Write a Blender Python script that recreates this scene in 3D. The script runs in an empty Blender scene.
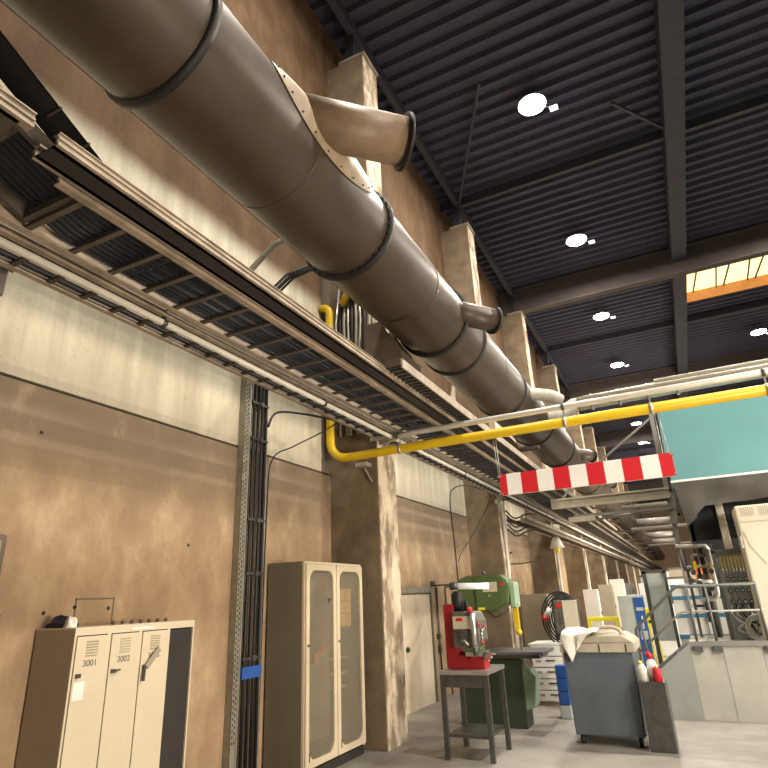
import bpy, bmesh, math, random
from mathutils import Vector, Matrix
random.seed(7)
C = bpy.context.scene.collection
PI = math.pi

# ------------------------------------------------------------------ materials
def mat(name, col, rough=.6, metal=0, var=.25, scale=3.0, col2=None, bump=0, top_tone=None, detail=6, spec=.5, emit=None, stretch=None):
    m = bpy.data.materials.new(name); m.use_nodes = True
    nt = m.node_tree; N = nt.nodes; L = nt.links
    b = N['Principled BSDF']
    b.inputs['Roughness'].default_value = rough; b.inputs['Metallic'].default_value = metal
    b.inputs['Specular IOR Level'].default_value = spec
    tc = N.new('ShaderNodeTexCoord'); mp = N.new('ShaderNodeMapping')
    L.new(tc.outputs['Object'], mp.inputs['Vector'])
    if stretch: mp.inputs['Scale'].default_value = stretch
    nz = N.new('ShaderNodeTexNoise'); nz.inputs['Scale'].default_value = scale; nz.inputs['Detail'].default_value = detail
    nz.inputs['Roughness'].default_value = .62
    L.new(mp.outputs['Vector'], nz.inputs['Vector'])
    rp = N.new('ShaderNodeValToRGB')
    c2 = col2 or tuple(c*(1-var) for c in col)
    rp.color_ramp.elements[0].position = .35; rp.color_ramp.elements[1].position = .65
    rp.color_ramp.elements[0].color = (*c2, 1); rp.color_ramp.elements[1].color = (*col, 1)
    L.new(nz.outputs['Fac'], rp.inputs['Fac'])
    out = rp.outputs['Color']
    if top_tone:  # second colour where faces point up, broken by noise
        g = N.new('ShaderNodeNewGeometry'); sx = N.new('ShaderNodeSeparateXYZ'); L.new(g.outputs['Normal'], sx.inputs[0])
        mr = N.new('ShaderNodeMapRange'); mr.inputs[1].default_value = top_tone[1]; mr.inputs[2].default_value = top_tone[2]
        ad = N.new('ShaderNodeMath'); ad.operation = 'MULTIPLY_ADD'; ad.inputs[1].default_value = .5; ad.inputs[2].default_value = -.25
        L.new(nz.outputs['Fac'], ad.inputs[0])
        a2 = N.new('ShaderNodeMath'); a2.operation = 'ADD'; L.new(sx.outputs['Z'], a2.inputs[0]); L.new(ad.outputs[0], a2.inputs[1])
        L.new(a2.outputs[0], mr.inputs[0])
        mx = N.new('ShaderNodeMix'); mx.data_type = 'RGBA'; L.new(mr.outputs[0], mx.inputs[0]); L.new(out, mx.inputs[6]); mx.inputs[7].default_value = (*top_tone[0], 1)
        out = mx.outputs[2]
    L.new(out, b.inputs['Base Color'])
    if bump:
        bp = N.new('ShaderNodeBump'); bp.inputs['Strength'].default_value = bump; bp.inputs['Distance'].default_value = .02
        L.new(nz.outputs['Fac'], bp.inputs['Height']); L.new(bp.outputs['Normal'], b.inputs['Normal'])
    if emit:
        b.inputs['Emission Color'].default_value = (*emit[0], 1); b.inputs['Emission Strength'].default_value = emit[1]
    return m

def wall_material():
    # precast panels: tan lower panel, chalky pale second panel, duct shade painted brown above; streaks, blotches, dirt above the joint
    m = bpy.data.materials.new('precast_concrete'); m.use_nodes = True
    nt = m.node_tree; N = nt.nodes; L = nt.links; b = N['Principled BSDF']; b.inputs['Roughness'].default_value = .85
    b.inputs['Specular IOR Level'].default_value = .2
    g = N.new('ShaderNodeNewGeometry'); s = N.new('ShaderNodeSeparateXYZ'); L.new(g.outputs['Position'], s.inputs[0])
    def noise(sc, stretch=(1,1,1), det=8, rough=.6):
        mp = N.new('ShaderNodeMapping'); mp.inputs['Scale'].default_value = stretch; L.new(g.outputs['Position'], mp.inputs[0])
        n = N.new('ShaderNodeTexNoise'); n.inputs['Scale'].default_value = sc; n.inputs['Detail'].default_value = det; n.inputs['Roughness'].default_value = rough
        L.new(mp.outputs[0], n.inputs['Vector']); return n.outputs['Fac']
    def rng(x, a, bb, c, d):
        r = N.new('ShaderNodeMapRange'); r.interpolation_type = 'SMOOTHSTEP'
        for i, v in enumerate((a, bb, c, d)): r.inputs[i+1].default_value = v
        L.new(x, r.inputs[0]); return r.outputs[0]
    def mth(op, a, bb):
        r = N.new('ShaderNodeMath'); r.operation = op
        for i, v in enumerate((a, bb)):
            if isinstance(v, (int, float)): r.inputs[i].default_value = v
            else: L.new(v, r.inputs[i])
        return r.outputs[0]
    def mix(f, a, bb):
        r = N.new('ShaderNodeMix'); r.data_type = 'RGBA'
        for sck, v in ((0, f), (6, a), (7, bb)):
            if isinstance(v, tuple): r.inputs[sck].default_value = (*v, 1)
            elif isinstance(v, (int, float)): r.inputs[sck].default_value = v
            else: L.new(v, r.inputs[sck])
        return r.outputs[2]
    z = s.outputs['Z']
    big = noise(.55); mid = noise(2.2, (1, 1, .6)); streak = noise(1.6, (1, 1.6, .18)); fine = noise(14)
    zz = mth('ADD', z, mth('MULTIPLY', mth('SUBTRACT', big, .5), .9))
    low = mix(rng(mid, .35, .7, 0, 1), (.32, .22, .14), (.46, .335, .215))
    low = mix(rng(zz, 2.55, 3.75, 0, .85), low, (.185, .145, .105))          # darker band under the joint
    low = mix(mth('MULTIPLY', rng(mid, .55, .72, 0, 1), .35), low, (.58, .45, .31))
    pale = mix(rng(streak, .35, .68, 0, 1), (.50, .45, .345), (.70, .66, .53))
    pale = mix(rng(zz, 4.55, 3.95, 0, .55), pale, (.36, .32, .26))           # dirt above the joint
    up = mix(rng(mid, .35, .7, 0, 1), (.090, .052, .027), (.135, .083, .047))  # dark brown for the duct's shade, painted into the wall colour
    c = mix(rng(z, 3.92, 3.94, 0, 1), low, pale)
    zsh = mth('SUBTRACT', z, mth('MULTIPLY', rng(s.outputs['Y'], 14.4, 15.4, 0, 1), 1.5))  # painted shade starts higher from the second column on
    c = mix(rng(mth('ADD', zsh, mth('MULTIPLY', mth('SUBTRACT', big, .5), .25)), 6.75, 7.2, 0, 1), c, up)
    c = mix(mth('MULTIPLY', rng(fine, .55, .75, 0, 1), .22), c, (.12, .09, .07))
    L.new(c, b.inputs['Base Color'])
    bp = N.new('ShaderNodeBump'); bp.inputs['Strength'].default_value = .25; bp.inputs['Distance'].default_value = .02
    L.new(fine, bp.inputs['Height']); L.new(bp.outputs['Normal'], b.inputs['Normal'])
    return m

M = {}
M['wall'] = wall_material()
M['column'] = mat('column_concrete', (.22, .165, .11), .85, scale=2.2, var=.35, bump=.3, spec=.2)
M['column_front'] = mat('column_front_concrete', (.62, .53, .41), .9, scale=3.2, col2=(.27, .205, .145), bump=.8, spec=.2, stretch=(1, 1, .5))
M['joint'] = mat('joint', (.05, .04, .03), .9)
M['trim'] = mat('panel_trim', (.17, .14, .105), .8, var=.3)
M['floor'] = mat('floor_concrete', (.30, .28, .25), .55, scale=1.2, var=.3)
M['deck'] = mat('roof_deck', (.050, .047, .082), .55, scale=.5, var=.2, spec=.4)
M['beam'] = mat('roof_beam', (.085, .066, .062), .7, scale=1.5)
M['purlin'] = mat('purlin', (.042, .042, .058), .6)
M['duct'] = mat('duct_steel', (.074, .052, .037), .42, metal=.1, scale=1.6, var=.28, top_tone=((.52, .45, .36), .50, .95), spec=.45)
M['duct_pale'] = mat('saddle_steel', (.40, .31, .22), .5, scale=6, var=.3, top_tone=((.75, .70, .62), .2, .8))
M['flange'] = mat('flange_black', (.014, .011, .010), .6)
M['stub'] = mat('stub_steel', (.27, .185, .12), .5, scale=5, var=.3, top_tone=((.82, .78, .72), .35, .75))
M['bracket'] = mat('bracket_brown', (.10, .075, .055), .6)
M['rail'] = mat('tray_rail', (.43, .355, .275), .5, metal=.15, scale=4, var=.45, spec=.4)
M['rung'] = mat('tray_rung', (.09, .075, .06), .6)
M['cable'] = mat('cable_black', (.016, .016, .018), .55)
M['cable_blue'] = mat('cable_blue_black', (.014, .016, .026), .5)
M['galv'] = mat('galvanised', (.55, .54, .51), .35, metal=.6, scale=8, var=.2)
M['perf'] = mat('perforated_channel', (.33, .31, .25), .5, metal=.3, scale=8)
M['conduit'] = mat('conduit_white', (.74, .72, .66), .35, scale=5, var=.12)
M['silverpipe'] = mat('pipe_grey', (.62, .60, .56), .35, metal=.25, scale=4, var=.2)
M['yellow'] = mat('gas_yellow', (.70, .47, .008), .38, scale=3, var=.12)
M['yellow_bright'] = mat('yellow_paint', (.90, .78, .02), .45, var=.1)
M['red'] = mat('red_paint', (.36, .012, .02), .45, var=.2)
M['red_label'] = mat('red_label', (.56, .012, .022), .5, var=.05)
M['lamp'] = mat('lamp_lens', (1, 1, 1), .4, emit=((.93, .96, 1.0), 30), var=0)
M['lamp_body'] = mat('lamp_housing', (.25, .25, .27), .4, metal=.5)
M['plate_glow'] = mat('lamp_reflector_glow', (.9, .9, .92), .3, emit=((.9, .94, 1), 3.0), var=0)  # plate glows by itself in place of lamp light caught on it
M['sky'] = mat('skylight_pane', (1, .9, .7), .5, emit=((1.0, .78, .36), 1.7), scale=.8, var=.1)
M['skywell_glow'] = mat('skylight_well_glow', (.62, .30, .10), .6, emit=((1, .38, .10), .25))  # well walls glow orange in place of daylight falling on them
M['bar'] = mat('skylight_bar', (.10, .06, .04), .6)
M['teal'] = mat('teal_panel', (.125, .31, .325), .5, scale=.8, var=.1)
M['skirt'] = mat('grey_fabric', (.072, .065, .055), .8, scale=2.5, var=.2)
M['black'] = mat('black_void', (.010, .010, .012), .8)
M['cream'] = mat('cream_paint', (.60, .545, .42), .45, scale=1.5, var=.1)
M['creamd'] = mat('cream_shade', (.42, .37, .28), .5)
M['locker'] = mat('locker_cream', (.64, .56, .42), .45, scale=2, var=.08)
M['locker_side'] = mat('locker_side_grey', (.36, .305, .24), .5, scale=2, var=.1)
M['dark'] = mat('dark_interior', (.03, .026, .024), .8)
M['ink'] = mat('ink', (.05, .045, .04), .6)
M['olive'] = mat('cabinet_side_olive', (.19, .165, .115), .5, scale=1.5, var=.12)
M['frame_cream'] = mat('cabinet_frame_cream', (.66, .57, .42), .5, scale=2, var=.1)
M['box_face'] = mat('yellowish_box_face', (.85, .62, .28), .8, scale=4, var=.2)
M['white'] = mat('white_paint', (.80, .79, .76), .5, scale=2, var=.08)
M['cloth'] = mat('towel_white', (.80, .77, .71), .95, scale=10, var=.15, bump=.4)
M['jacket'] = mat('dark_cloth', (.03, .03, .045), .9, var=.4)
M['orange'] = mat('orange_plastic', (.75, .19, .05), .5, var=.15)
M['pink'] = mat('red_plastic', (.75, .07, .09), .5, var=.15)
M['green'] = mat('machine_green', (.085, .135, .045), .45, scale=3, var=.18)
M['green_l'] = mat('machine_green_light', (.28, .40, .28), .5, scale=3, var=.2)
M['green_d'] = mat('machine_green_dark', (.035, .055, .03), .5, scale=3, var=.2)
M['head'] = mat('drill_head_grey', (.15, .145, .115), .45, metal=.2, scale=6, var=.3)
M['steel'] = mat('bright_steel', (.60, .60, .58), .28, metal=.85, scale=8, var=.25)
M['dsteel'] = mat('dark_steel', (.12, .12, .115), .4, metal=.6, scale=8, var=.3)
M['slate'] = mat('table_grey', (.13, .13, .14), .4, metal=.3, scale=4, var=.2)
M['grey_door'] = mat('grey_beige_door', (.33, .28, .205), .6, scale=2, var=.12)
M['door_white'] = mat('old_door_paint', (.66, .57, .44), .7, scale=1.6, col2=(.47, .39, .29), stretch=(1, 1, .35))
M['lid'] = mat('lid_beige', (.47, .42, .33), .6, scale=3, var=.3)
M['bluegrey'] = mat('container_bluegrey', (.10, .12, .145), .5, scale=2, var=.25)
M['platform'] = mat('platform_plate', (.46, .45, .39), .5, metal=.15, scale=1.6, var=.2)
M['plat_side'] = mat('stringer_plate', (.33, .34, .32), .5, metal=.2, scale=1.6, var=.2)
M['railing'] = mat('railing_grey', (.10, .105, .10), .45, metal=.1, scale=5, var=.25)
M['railing_l'] = mat('railing_bright', (.30, .29, .27), .4, metal=.3, scale=5, var=.25)
M['bluep'] = mat('blue_paint', (.03, .11, .42), .45, var=.15)
M['bluestripe'] = mat('blue_stripe', (.06, .22, .36), .5, var=.15)
M['paleblue'] = mat('pale_grey_blue', (.50, .55, .54), .5, scale=2, var=.08)
M['brass'] = mat('brass_yellow', (.62, .48, .16), .4, metal=.5, var=.3, scale=12)
M['beige_beam'] = mat('gantry_beige', (.40, .35, .265), .6, scale=3, var=.2)
M['gantry'] = mat('gantry_grey', (.24, .225, .20), .5, metal=.2, scale=4, var=.2)
M['far'] = mat('far_wall_paint', (.60, .41, .27), .8, scale=.2, var=.2)
M['insul'] = mat('pipe_insulation', (.50, .46, .39), .6, scale=5, var=.25)
M['tube'] = mat('fluorescent_cover', (.92, .95, .93), .3, var=.05, emit=((.9, 1, .95), .25))

def glass_mat():
    m = bpy.data.materials.new('tinted_glazing'); m.use_nodes = True
    b = m.node_tree.nodes['Principled BSDF']
    b.inputs['Base Color'].default_value = (.80, .72, .58, 1); b.inputs['Roughness'].default_value = .06
    b.inputs['Transmission Weight'].default_value = .85; b.inputs['IOR'].default_value = 1.15
    return m
M['glass'] = glass_mat()

# ------------------------------------------------------------------ mesh helpers
class MB:
    def __init__(s): s.bm = bmesh.new()
    def box(s, x0, x1, y0, y1, z0, z1):
        vs = [s.bm.verts.new(p) for p in ((x0,y0,z0),(x1,y0,z0),(x1,y1,z0),(x0,y1,z0),(x0,y0,z1),(x1,y0,z1),(x1,y1,z1),(x0,y1,z1))]
        for f in ((3,2,1,0),(4,5,6,7),(0,1,5,4),(1,2,6,5),(2,3,7,6),(3,0,4,7)): s.bm.faces.new([vs[i] for i in f])
        return s
    def bar(s, a, b, w, h, up=(0,0,1)):
        a, b = Vector(a), Vector(b); d = (b-a).normalized(); up = Vector(up)
        if abs(d.dot(up)) > .98: up = Vector((0,1,0))
        r = d.cross(up).normalized()*w/2; u = r.cross(d).normalized()*h/2
        vs = [s.bm.verts.new(p) for p in (a-r-u,a+r-u,a+r+u,a-r+u,b-r-u,b+r-u,b+r+u,b-r+u)]
        for f in ((0,1,2,3),(7,6,5,4),(0,4,5,1),(1,5,6,2),(2,6,7,3),(3,7,4,0)): s.bm.faces.new([vs[i] for i in f])
        return s
    def tube(s, pts, r, seg=10, caps=True):
        pts = [Vector(p) for p in pts]; rings = []
        n0 = None
        for i, p in enumerate(pts):
            d = ((pts[min(i+1,len(pts)-1)]-p).normalized() + (p-pts[max(i-1,0)]).normalized()).normalized()
            if n0 is None:
                n0 = d.orthogonal().normalized()
            n0 = (n0 - d*n0.dot(d)).normalized(); bn = d.cross(n0)
            rr = r[i] if isinstance(r, (list, tuple)) else r
            rings.append([s.bm.verts.new(p + (n0*math.cos(2*PI*k/seg)+bn*math.sin(2*PI*k/seg))*rr) for k in range(seg)])
        for A, B in zip(rings, rings[1:]):
            for k in range(seg):
                f = s.bm.faces.new((A[k],A[(k+1)%seg],B[(k+1)%seg],B[k])); f.smooth = True
        if caps:
            s.bm.faces.new(rings[0][::-1]); s.bm.faces.new(rings[-1])
        return s
    def prism(s, poly, axis, t0, t1):
        def P(u, v, t): return {'x': (t,u,v), 'y': (u,t,v), 'z': (u,v,t)}[axis]
        A = [s.bm.verts.new(P(u,v,t0)) for u, v in poly]; B = [s.bm.verts.new(P(u,v,t1)) for u, v in poly]
        n = len(poly); s.bm.faces.new(A[::-1]); s.bm.faces.new(B)
        for i in range(n): s.bm.faces.new((A[i],A[(i+1)%n],B[(i+1)%n],B[i]))
        return s
    def quad(s, *p):
        s.bm.faces.new([s.bm.verts.new(q) for q in p]); return s
    def grid(s, fn, nu, nv, smooth=True):
        V = [[s.bm.verts.new(fn(i/nu, j/nv)) for j in range(nv+1)] for i in range(nu+1)]
        for i in range(nu):
            for j in range(nv):
                f = s.bm.faces.new((V[i][j],V[i+1][j],V[i+1][j+1],V[i][j+1])); f.smooth = smooth
        return s
    def sphere(s, c, rx, ry=None, rz=None, n=12):
        ry = ry or rx; rz = rz or rx; c = Vector(c)
        bmesh.ops.create_uvsphere(s.bm, u_segments=n, v_segments=max(6, n//2), radius=1, matrix=Matrix.Translation(c) @ Matrix.Diagonal((rx,ry,rz,1)))
        return s
    def build(s, name, m, parent=None, bevel=0, **props):
        bmesh.ops.recalc_face_normals(s.bm, faces=s.bm.faces[:])
        me = bpy.data.meshes.new(name); s.bm.to_mesh(me); s.bm.free()
        o = bpy.data.objects.new(name, me); C.objects.link(o)
        if m: me.materials.append(M[m] if isinstance(m, str) else m)
        if parent:
            o.parent = parent
            loc = Vector((0,0,0)); p = parent
            while p: loc += p.location; p = p.parent
            me.transform(Matrix.Translation(-loc))
        if bevel:
            b = o.modifiers.new('edge', 'BEVEL'); b.width = bevel; b.segments = 2; b.limit_method = 'ANGLE'
        for k, v in props.items(): o[k] = v
        return o

def smooth(pts, n=7):
    P = [Vector(p) for p in pts]; out = []
    for i in range(len(P)-1):
        a, b, c, d = P[max(i-1,0)], P[i], P[i+1], P[min(i+2,len(P)-1)]
        for k in range(n):
            t = k/n
            out.append(.5*((2*b)+(c-a)*t+(2*a-5*b+4*c-d)*t*t+(3*b-a-3*c+d)*t**3))
    return out+[P[-1]]
def thing(name, label, cat, loc=(0,0,0), group=None):
    o = bpy.data.objects.new(name, None); C.objects.link(o); o.location = loc
    o.empty_display_size = .1
    o['label'] = label; o['category'] = cat
    if group: o['group'] = group
    return o
def tag(o, label, cat, group=None):
    o['label'] = label; o['category'] = cat
    if group: o['group'] = group
    return o
def dup(o, loc, label=None):
    c = o.copy(); C.objects.link(c); c.location = loc
    if label: c['label'] = label
    for ch in list(o.children):
        d = ch.copy(); C.objects.link(d); d.parent = c
        for g in list(ch.children):
            e = g.copy(); C.objects.link(e); e.parent = d
    return c
def struct(o): o['kind'] = 'structure'; return o
def arc(c, r, a0, a1, u, v, n=8):
    c, u, v = Vector(c), Vector(u), Vector(v)
    return [c + (u*math.cos(a0+(a1-a0)*i/n) + v*math.sin(a0+(a1-a0)*i/n))*r for i in range(n+1)]
def text(body, size, loc, rot, m, parent, name='lettering', extrude=.001):
    cu = bpy.data.curves.new(name, 'FONT'); cu.body = body; cu.size = size; cu.extrude = extrude
    cu.align_x = 'CENTER'; cu.align_y = 'CENTER'
    tmp = bpy.data.objects.new(name+'_tmp', cu); C.objects.link(tmp)
    bpy.context.view_layer.update()
    me = bpy.data.meshes.new_from_object(tmp.evaluated_get(bpy.context.evaluated_depsgraph_get()))
    bpy.data.objects.remove(tmp)
    me.transform(Matrix.Translation(loc) @ rot)
    l = Vector((0,0,0)); p = parent
    while p: l += p.location; p = p.parent
    me.transform(Matrix.Translation(-l))
    o = bpy.data.objects.new(name, me); C.objects.link(o); o.parent = parent
    me.materials.clear(); me.materials.append(M[m])
    return o
FACE_X = Matrix(((0,0,1,0),(1,0,0,0),(0,1,0,0),(0,0,0,1)))     # text reading along +y, facing +x
FACE_NY = Matrix(((1,0,0,0),(0,0,-1,0),(0,1,0,0),(0,0,0,1)))   # text reading along +x, facing -y

W = -5.0; YEND = 100.0; ROOF = 14.2
COLY = [8.14 + 6.93*i for i in range(-1, 13)]    # near face of each column
CF = -4.12; CWD = .66

# ------------------------------------------------------------------ setting
struct(MB().box(-5.3, 24, -8, YEND+.3, -.2, 0).build('floor', 'floor'))
b = MB()
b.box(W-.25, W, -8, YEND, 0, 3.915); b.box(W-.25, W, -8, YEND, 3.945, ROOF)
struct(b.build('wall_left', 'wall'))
struct(MB().box(W-.25, W-.03, -8, YEND, 3.915, 3.945).build('trim_1', 'joint'))
struct(MB().box(W, 24, YEND, YEND+.2, 0, ROOF).build('wall_far', 'far'))
struct(MB().box(24, 24.2, -8, YEND, 0, ROOF).build('wall_right', 'column'))
# roof deck: trapezoidal ribs running across the hall, with the skylight opening left free
SK = (2.36, 7.6, 23.9, 27.5)
def deck(x0, x1, y0, y1):
    bm = MB(); p = .42; n = int(round((y1-y0)/p)); p = (y1-y0)/n
    prof = []
    for i in range(n):
        y = y0+i*p
        prof += [(y, ROOF), (y+.30*p, ROOF), (y+.42*p, ROOF+.13), (y+.88*p, ROOF+.13)]
    prof.append((y1, ROOF))
    vs = [[bm.bm.verts.new((x, y, z)) for y, z in prof] for x in (x0, x1)]
    for i in range(len(prof)-1): bm.bm.faces.new((vs[0][i], vs[0][i+1], vs[1][i+1], vs[1][i]))
    return bm
a = deck(W-.2, SK[0], -8, YEND)
for q in (deck(SK[0], SK[1], -8, SK[2]), deck(SK[0], SK[1], SK[3], YEND), deck(SK[1], 24.2, -8, YEND)):
    me = bpy.data.meshes.new('t'); q.bm.to_mesh(me); q.bm.free(); a.bm.from_mesh(me); bpy.data.meshes.remove(me)
struct(a.build('ceiling', 'deck'))
# skylight
win = struct(MB().box(SK[0]-.02, SK[1]+.02, SK[2]-.02, SK[2], ROOF, ROOF+.5).box(SK[0]-.02, SK[1]+.02, SK[3], SK[3]+.02, ROOF, ROOF+.5)
             .box(SK[0]-.02, SK[0], SK[2], SK[3], ROOF, ROOF+.5).box(SK[1], SK[1]+.02, SK[2], SK[3], ROOF, ROOF+.5).build('window_1', 'skywell_glow'))
MB().box(SK[0], SK[1], SK[2], SK[3], ROOF+.5, ROOF+.54).build('skylight_pane', 'sky', win)
for i in range(8):
    x = SK[0]+.55+i*.62
    MB().bar((x, SK[2], ROOF+.30), (x+(.16 if i % 2 else -.16), SK[3], ROOF+.46), .05, .07).build('glazing_bar', 'bar', win)

def i_beam(name, y, z0, z1, x0=W, x1=24, w=.34):
    return struct(MB().box(x0, x1, y-w/2, y+w/2, z0, z0+.06).box(x0, x1, y-w/2, y+w/2, z1-.06, z1).box(x0, x1, y-.05, y+.05, z0+.06, z1-.06).build(name, 'beam'))
for i in (2, 4, 6, 8, 10, 12):
    if i < len(COLY)-1: i_beam('roof_beam', COLY[i+1]+.2, ROOF-1.15, ROOF-.02)
for i in (1, 3, 5, 7, 9, 11):
    struct(MB().box(W, 24, COLY[i+1]+.15, COLY[i+1]+.3, ROOF-.30, ROOF-.01).build('roof_purlin', 'purlin'))
for nm, x, w, h in (('edge_purlin', -4.42, .16, .30), ('ridge_beam', 2.03, .5, .62)):
    struct(MB().box(x-w/2, x+w/2, -8, YEND, ROOF-h, ROOF-.02).build(nm, 'purlin'))
struct(MB().box(12-.25, 12.25, -8, YEND, ROOF-.6, ROOF-.02).build('ridge_beam', 'purlin'))
# diagonal roof bracing
for a_, b_ in (((-4.3, 15.1), (-2.3, 11.0)), ((1.9, 15.0), (.6, 13.3)), ((-4.3, 22.6), (-3.2, 24.5)), ((-4.3, 36.5), (-3.2, 38.5))):
    struct(MB().bar((*a_, ROOF-.28), (*b_, ROOF-.20), .07, .07).build('roof_brace', 'purlin'))

# columns
for i, y in enumerate(COLY):
    if i == 0: continue
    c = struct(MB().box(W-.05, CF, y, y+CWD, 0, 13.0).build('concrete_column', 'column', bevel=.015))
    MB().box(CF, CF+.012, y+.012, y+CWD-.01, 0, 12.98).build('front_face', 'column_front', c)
    MB().box(W+.3, CF+.05, y-.01, y+CWD+.01, 13.0, 13.08).build('bearing_plate', 'rail', c)
    MB().box(-4.6, -4.38, y+.1, y+.4, 13.08, ROOF-.3).build('post_stub', 'purlin', c)
# vertical edge trim of the wall panel beside the first column
struct(MB().box(W, W+.04, 7.86, 8.13, 3.93, 9.5).build('trim_2', 'trim'))

# ------------------------------------------------------------------ roof lamps
def lamp_proto(loc, label):
    t = thing('high_bay_lamp', label, 'ceiling lamp', loc, 'round high-bay lamps under the roof')
    x, y, z = loc
    MB().tube([(x,y,z+.02),(x,y,z+.10),(x,y,z+.16)], [.36,.33,.16], 20).build('lamp_housing', 'lamp_body', t)
    MB().tube([(x,y,z-.02),(x,y,z+.02)], [.32,.35], 20).build('lens', 'lamp', t)
    MB().box(x-.015, x+.015, y-.015, y+.015, z+.16, ROOF-.02).build('hanger', 'lamp_body', t)
    MB().box(x+.38, x+.58, y+.26, y+.42, z-.03, z+.0).build('reflector_plate', 'plate_glow', t)
    MB().bar((x+.1,y+.1,z+.06),(x+.5,y+.38,z+.0),.03,.03).build('plate_arm', 'lamp_body', t)
    return t
ords = ['first','second','third','fourth','fifth','sixth','seventh','eighth','ninth']
LZ = 13.75
row1 = [12.1+6.9*i for i in range(8)]
lp = None
def add_light(x, y, z, power, size=.45, col=(1.0,.91,.78)):
    l = bpy.data.lights.new('lamp_light', 'AREA'); l.shape = 'DISK'; l.size = size; l.energy = power; l.color = col
    o = bpy.data.objects.new('lamp_light', l); C.objects.link(o); o.location = (x, y, z); return o
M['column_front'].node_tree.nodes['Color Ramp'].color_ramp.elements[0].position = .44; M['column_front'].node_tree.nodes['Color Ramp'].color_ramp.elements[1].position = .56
for i, y in enumerate(row1):
    lab = f'{ords[i]} high-bay lamp of the row above the duct side, counting along the hall'
    if lp is None: lp = lamp_proto((-1.25, y, LZ), lab); 
    else: dup(lp, (-1.25, y, LZ), lab)
    add_light(-1.25, y, LZ-.06, 900)
dup(lp, (5.55, 32.0, LZ), 'high-bay lamp just beyond the glowing skylight, near the skylight side beam')
for y in (5.0, 12.1, 19.0, 32.0, 46): add_light(5.55, y, LZ-.06, 900)
add_light(-1.25, 4.5, LZ-.06, 900)
for y in (3, 14, 28, 42): add_light(14, y, LZ-.06, 1300)  # unseen lamp row farther across, added for its light alone

# ------------------------------------------------------------------ ventilation duct
DX, DZ, DR = -3.064, 6.375, .60
duct = thing('ventilation_duct', 'large round brown steel ventilation duct running along the concrete wall', 'duct', (DX, 0, DZ))
rings = [-2.0, 2.35, 5.45, 8.35, 9.4, 12.5, 15.7, 19.0, 21.9, 25.5, 29, 32.5, 36, 40, 44, 48, 52, 56, 60, 65, 70, 76, 82, 88, 94]
ends = rings + [99.9]
for y0, y1 in zip(ends, ends[1:]):
    MB().tube([(DX, y0, DZ), (DX, (y0+y1)/2, DZ), (DX, y1, DZ)], DR, 56, caps=False).build('duct_section', 'duct', duct)
for y in rings[1:]:
    big = y in (5.45, 8.35)
    def ring(m, y0, y1, r):
        return m.tube([(DX,y0,DZ),(DX,y0+.001,DZ),(DX,y1-.001,DZ),(DX,y1,DZ)], [DR-.01, r, r, DR-.01], 56, caps=False)
    f = ring(MB(), y-.035, y+.035, DR+(.055 if big else .035)).build('flange_ring', 'flange', duct)
    if big:
        for k in range(36):
            an = 2*PI*k/36; cx, cz = DX+math.cos(an)*(DR+.03), DZ+math.sin(an)*(DR+.03)
            MB().tube([(cx, y-.07, cz), (cx, y-.03, cz)], .012, 6).build('flange_bolt', 'flange', f)
# thin lap seams and an access hatch
for y in (3.9, 7.1, 10.9, 14.1):
    MB().tube([(DX,y-.012,DZ),(DX,y-.011,DZ),(DX,y+.011,DZ),(DX,y+.012,DZ)], [DR-.005,DR+.006,DR+.006,DR-.005], 56, caps=False).build('lap_seam', 'duct', duct)
an = math.radians(215)
MB().bar((DX+math.cos(an)*(DR+.004), -2, DZ+math.sin(an)*(DR+.004)), (DX+math.cos(an)*(DR+.004), 30, DZ+math.sin(an)*(DR+.004)), .03, .012, up=(math.cos(an),0,math.sin(an))).build('long_seam', 'duct_pale', duct)
def hatch(y0, y1, a0, a1):
    return MB().grid(lambda u, v: (DX+math.cos(math.radians(a0+(a1-a0)*u))*(DR+.018), y0+(y1-y0)*v, DZ+math.sin(math.radians(a0+(a1-a0)*u))*(DR+.018)), 10, 2)
hatch(6.9, 7.7, 250, 285).build('access_hatch', 'duct', duct)
# lateral branch stubs
def branch(y, dirv, ln, r, mdl, dz=0, start=.25):
    d = Vector(dirv).normalized(); p0 = Vector((DX+.38, y, DZ+dz)); p1 = p0 + d*ln
    st = MB().tube([p0, (p0+p1)/2, p1], r, 28).build('branch_pipe', mdl, duct)
    MB().tube([p1-d*.02, p1-d*.019, p1+d*.019, p1+d*.02], [r*.9, r*1.20, r*1.20, r*.9], 28).build('end_flange', 'flange', st)
    return st, p0, p1, d
st, p0, p1, d = branch(3.70, (.72, .72, 0), 1.20, .255, 'stub', dz=.19)
# saddle plate: an oval sheet collar bent round the duct where the branch leaves it
def saddle(yc, ly, a_half, ac, dr):
    m = MB()
    def fn(u, v):
        t = 2*PI*u; rr = v
        a_ = math.radians(ac + a_half*math.sin(t)*rr); yy = yc + ly*math.cos(t)*rr
        bulge = dr*(1-rr**3)
        return (DX+math.cos(a_)*(DR+.012+bulge), yy, DZ+math.sin(a_)*(DR+.012+bulge))
    m.grid(fn, 40, 6); return m
sp = saddle(4.12, .98, 40, 27, .07).build('saddle_plate', 'duct_pale', st)
for k in range(22):
    t = 2*PI*k/22; a_ = math.radians(27+40*math.sin(t)*.93); yy = 4.12+.98*math.cos(t)*.93
    MB().sphere((DX+math.cos(a_)*(DR+.03), yy, DZ+math.sin(a_)*(DR+.03)), .011, n=6).build('rivet', 'flange', duct)
branch(8.12, (.66, .9, 0), .92, .20, 'duct')
branch(20.3, (.66, .9, 0), .85, .20, 'duct')
for y, ln in ((45.6, 2.4), (57.8, 2.3), (65.6, 2.3)):
    branch(y, (1, .05, 0), ln, .22, 'gantry')
branch(26.5, (.62, 1, 0), .95, .20, 'duct'); branch(33, (.62, 1, 0), .95, .20, 'duct')
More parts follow.
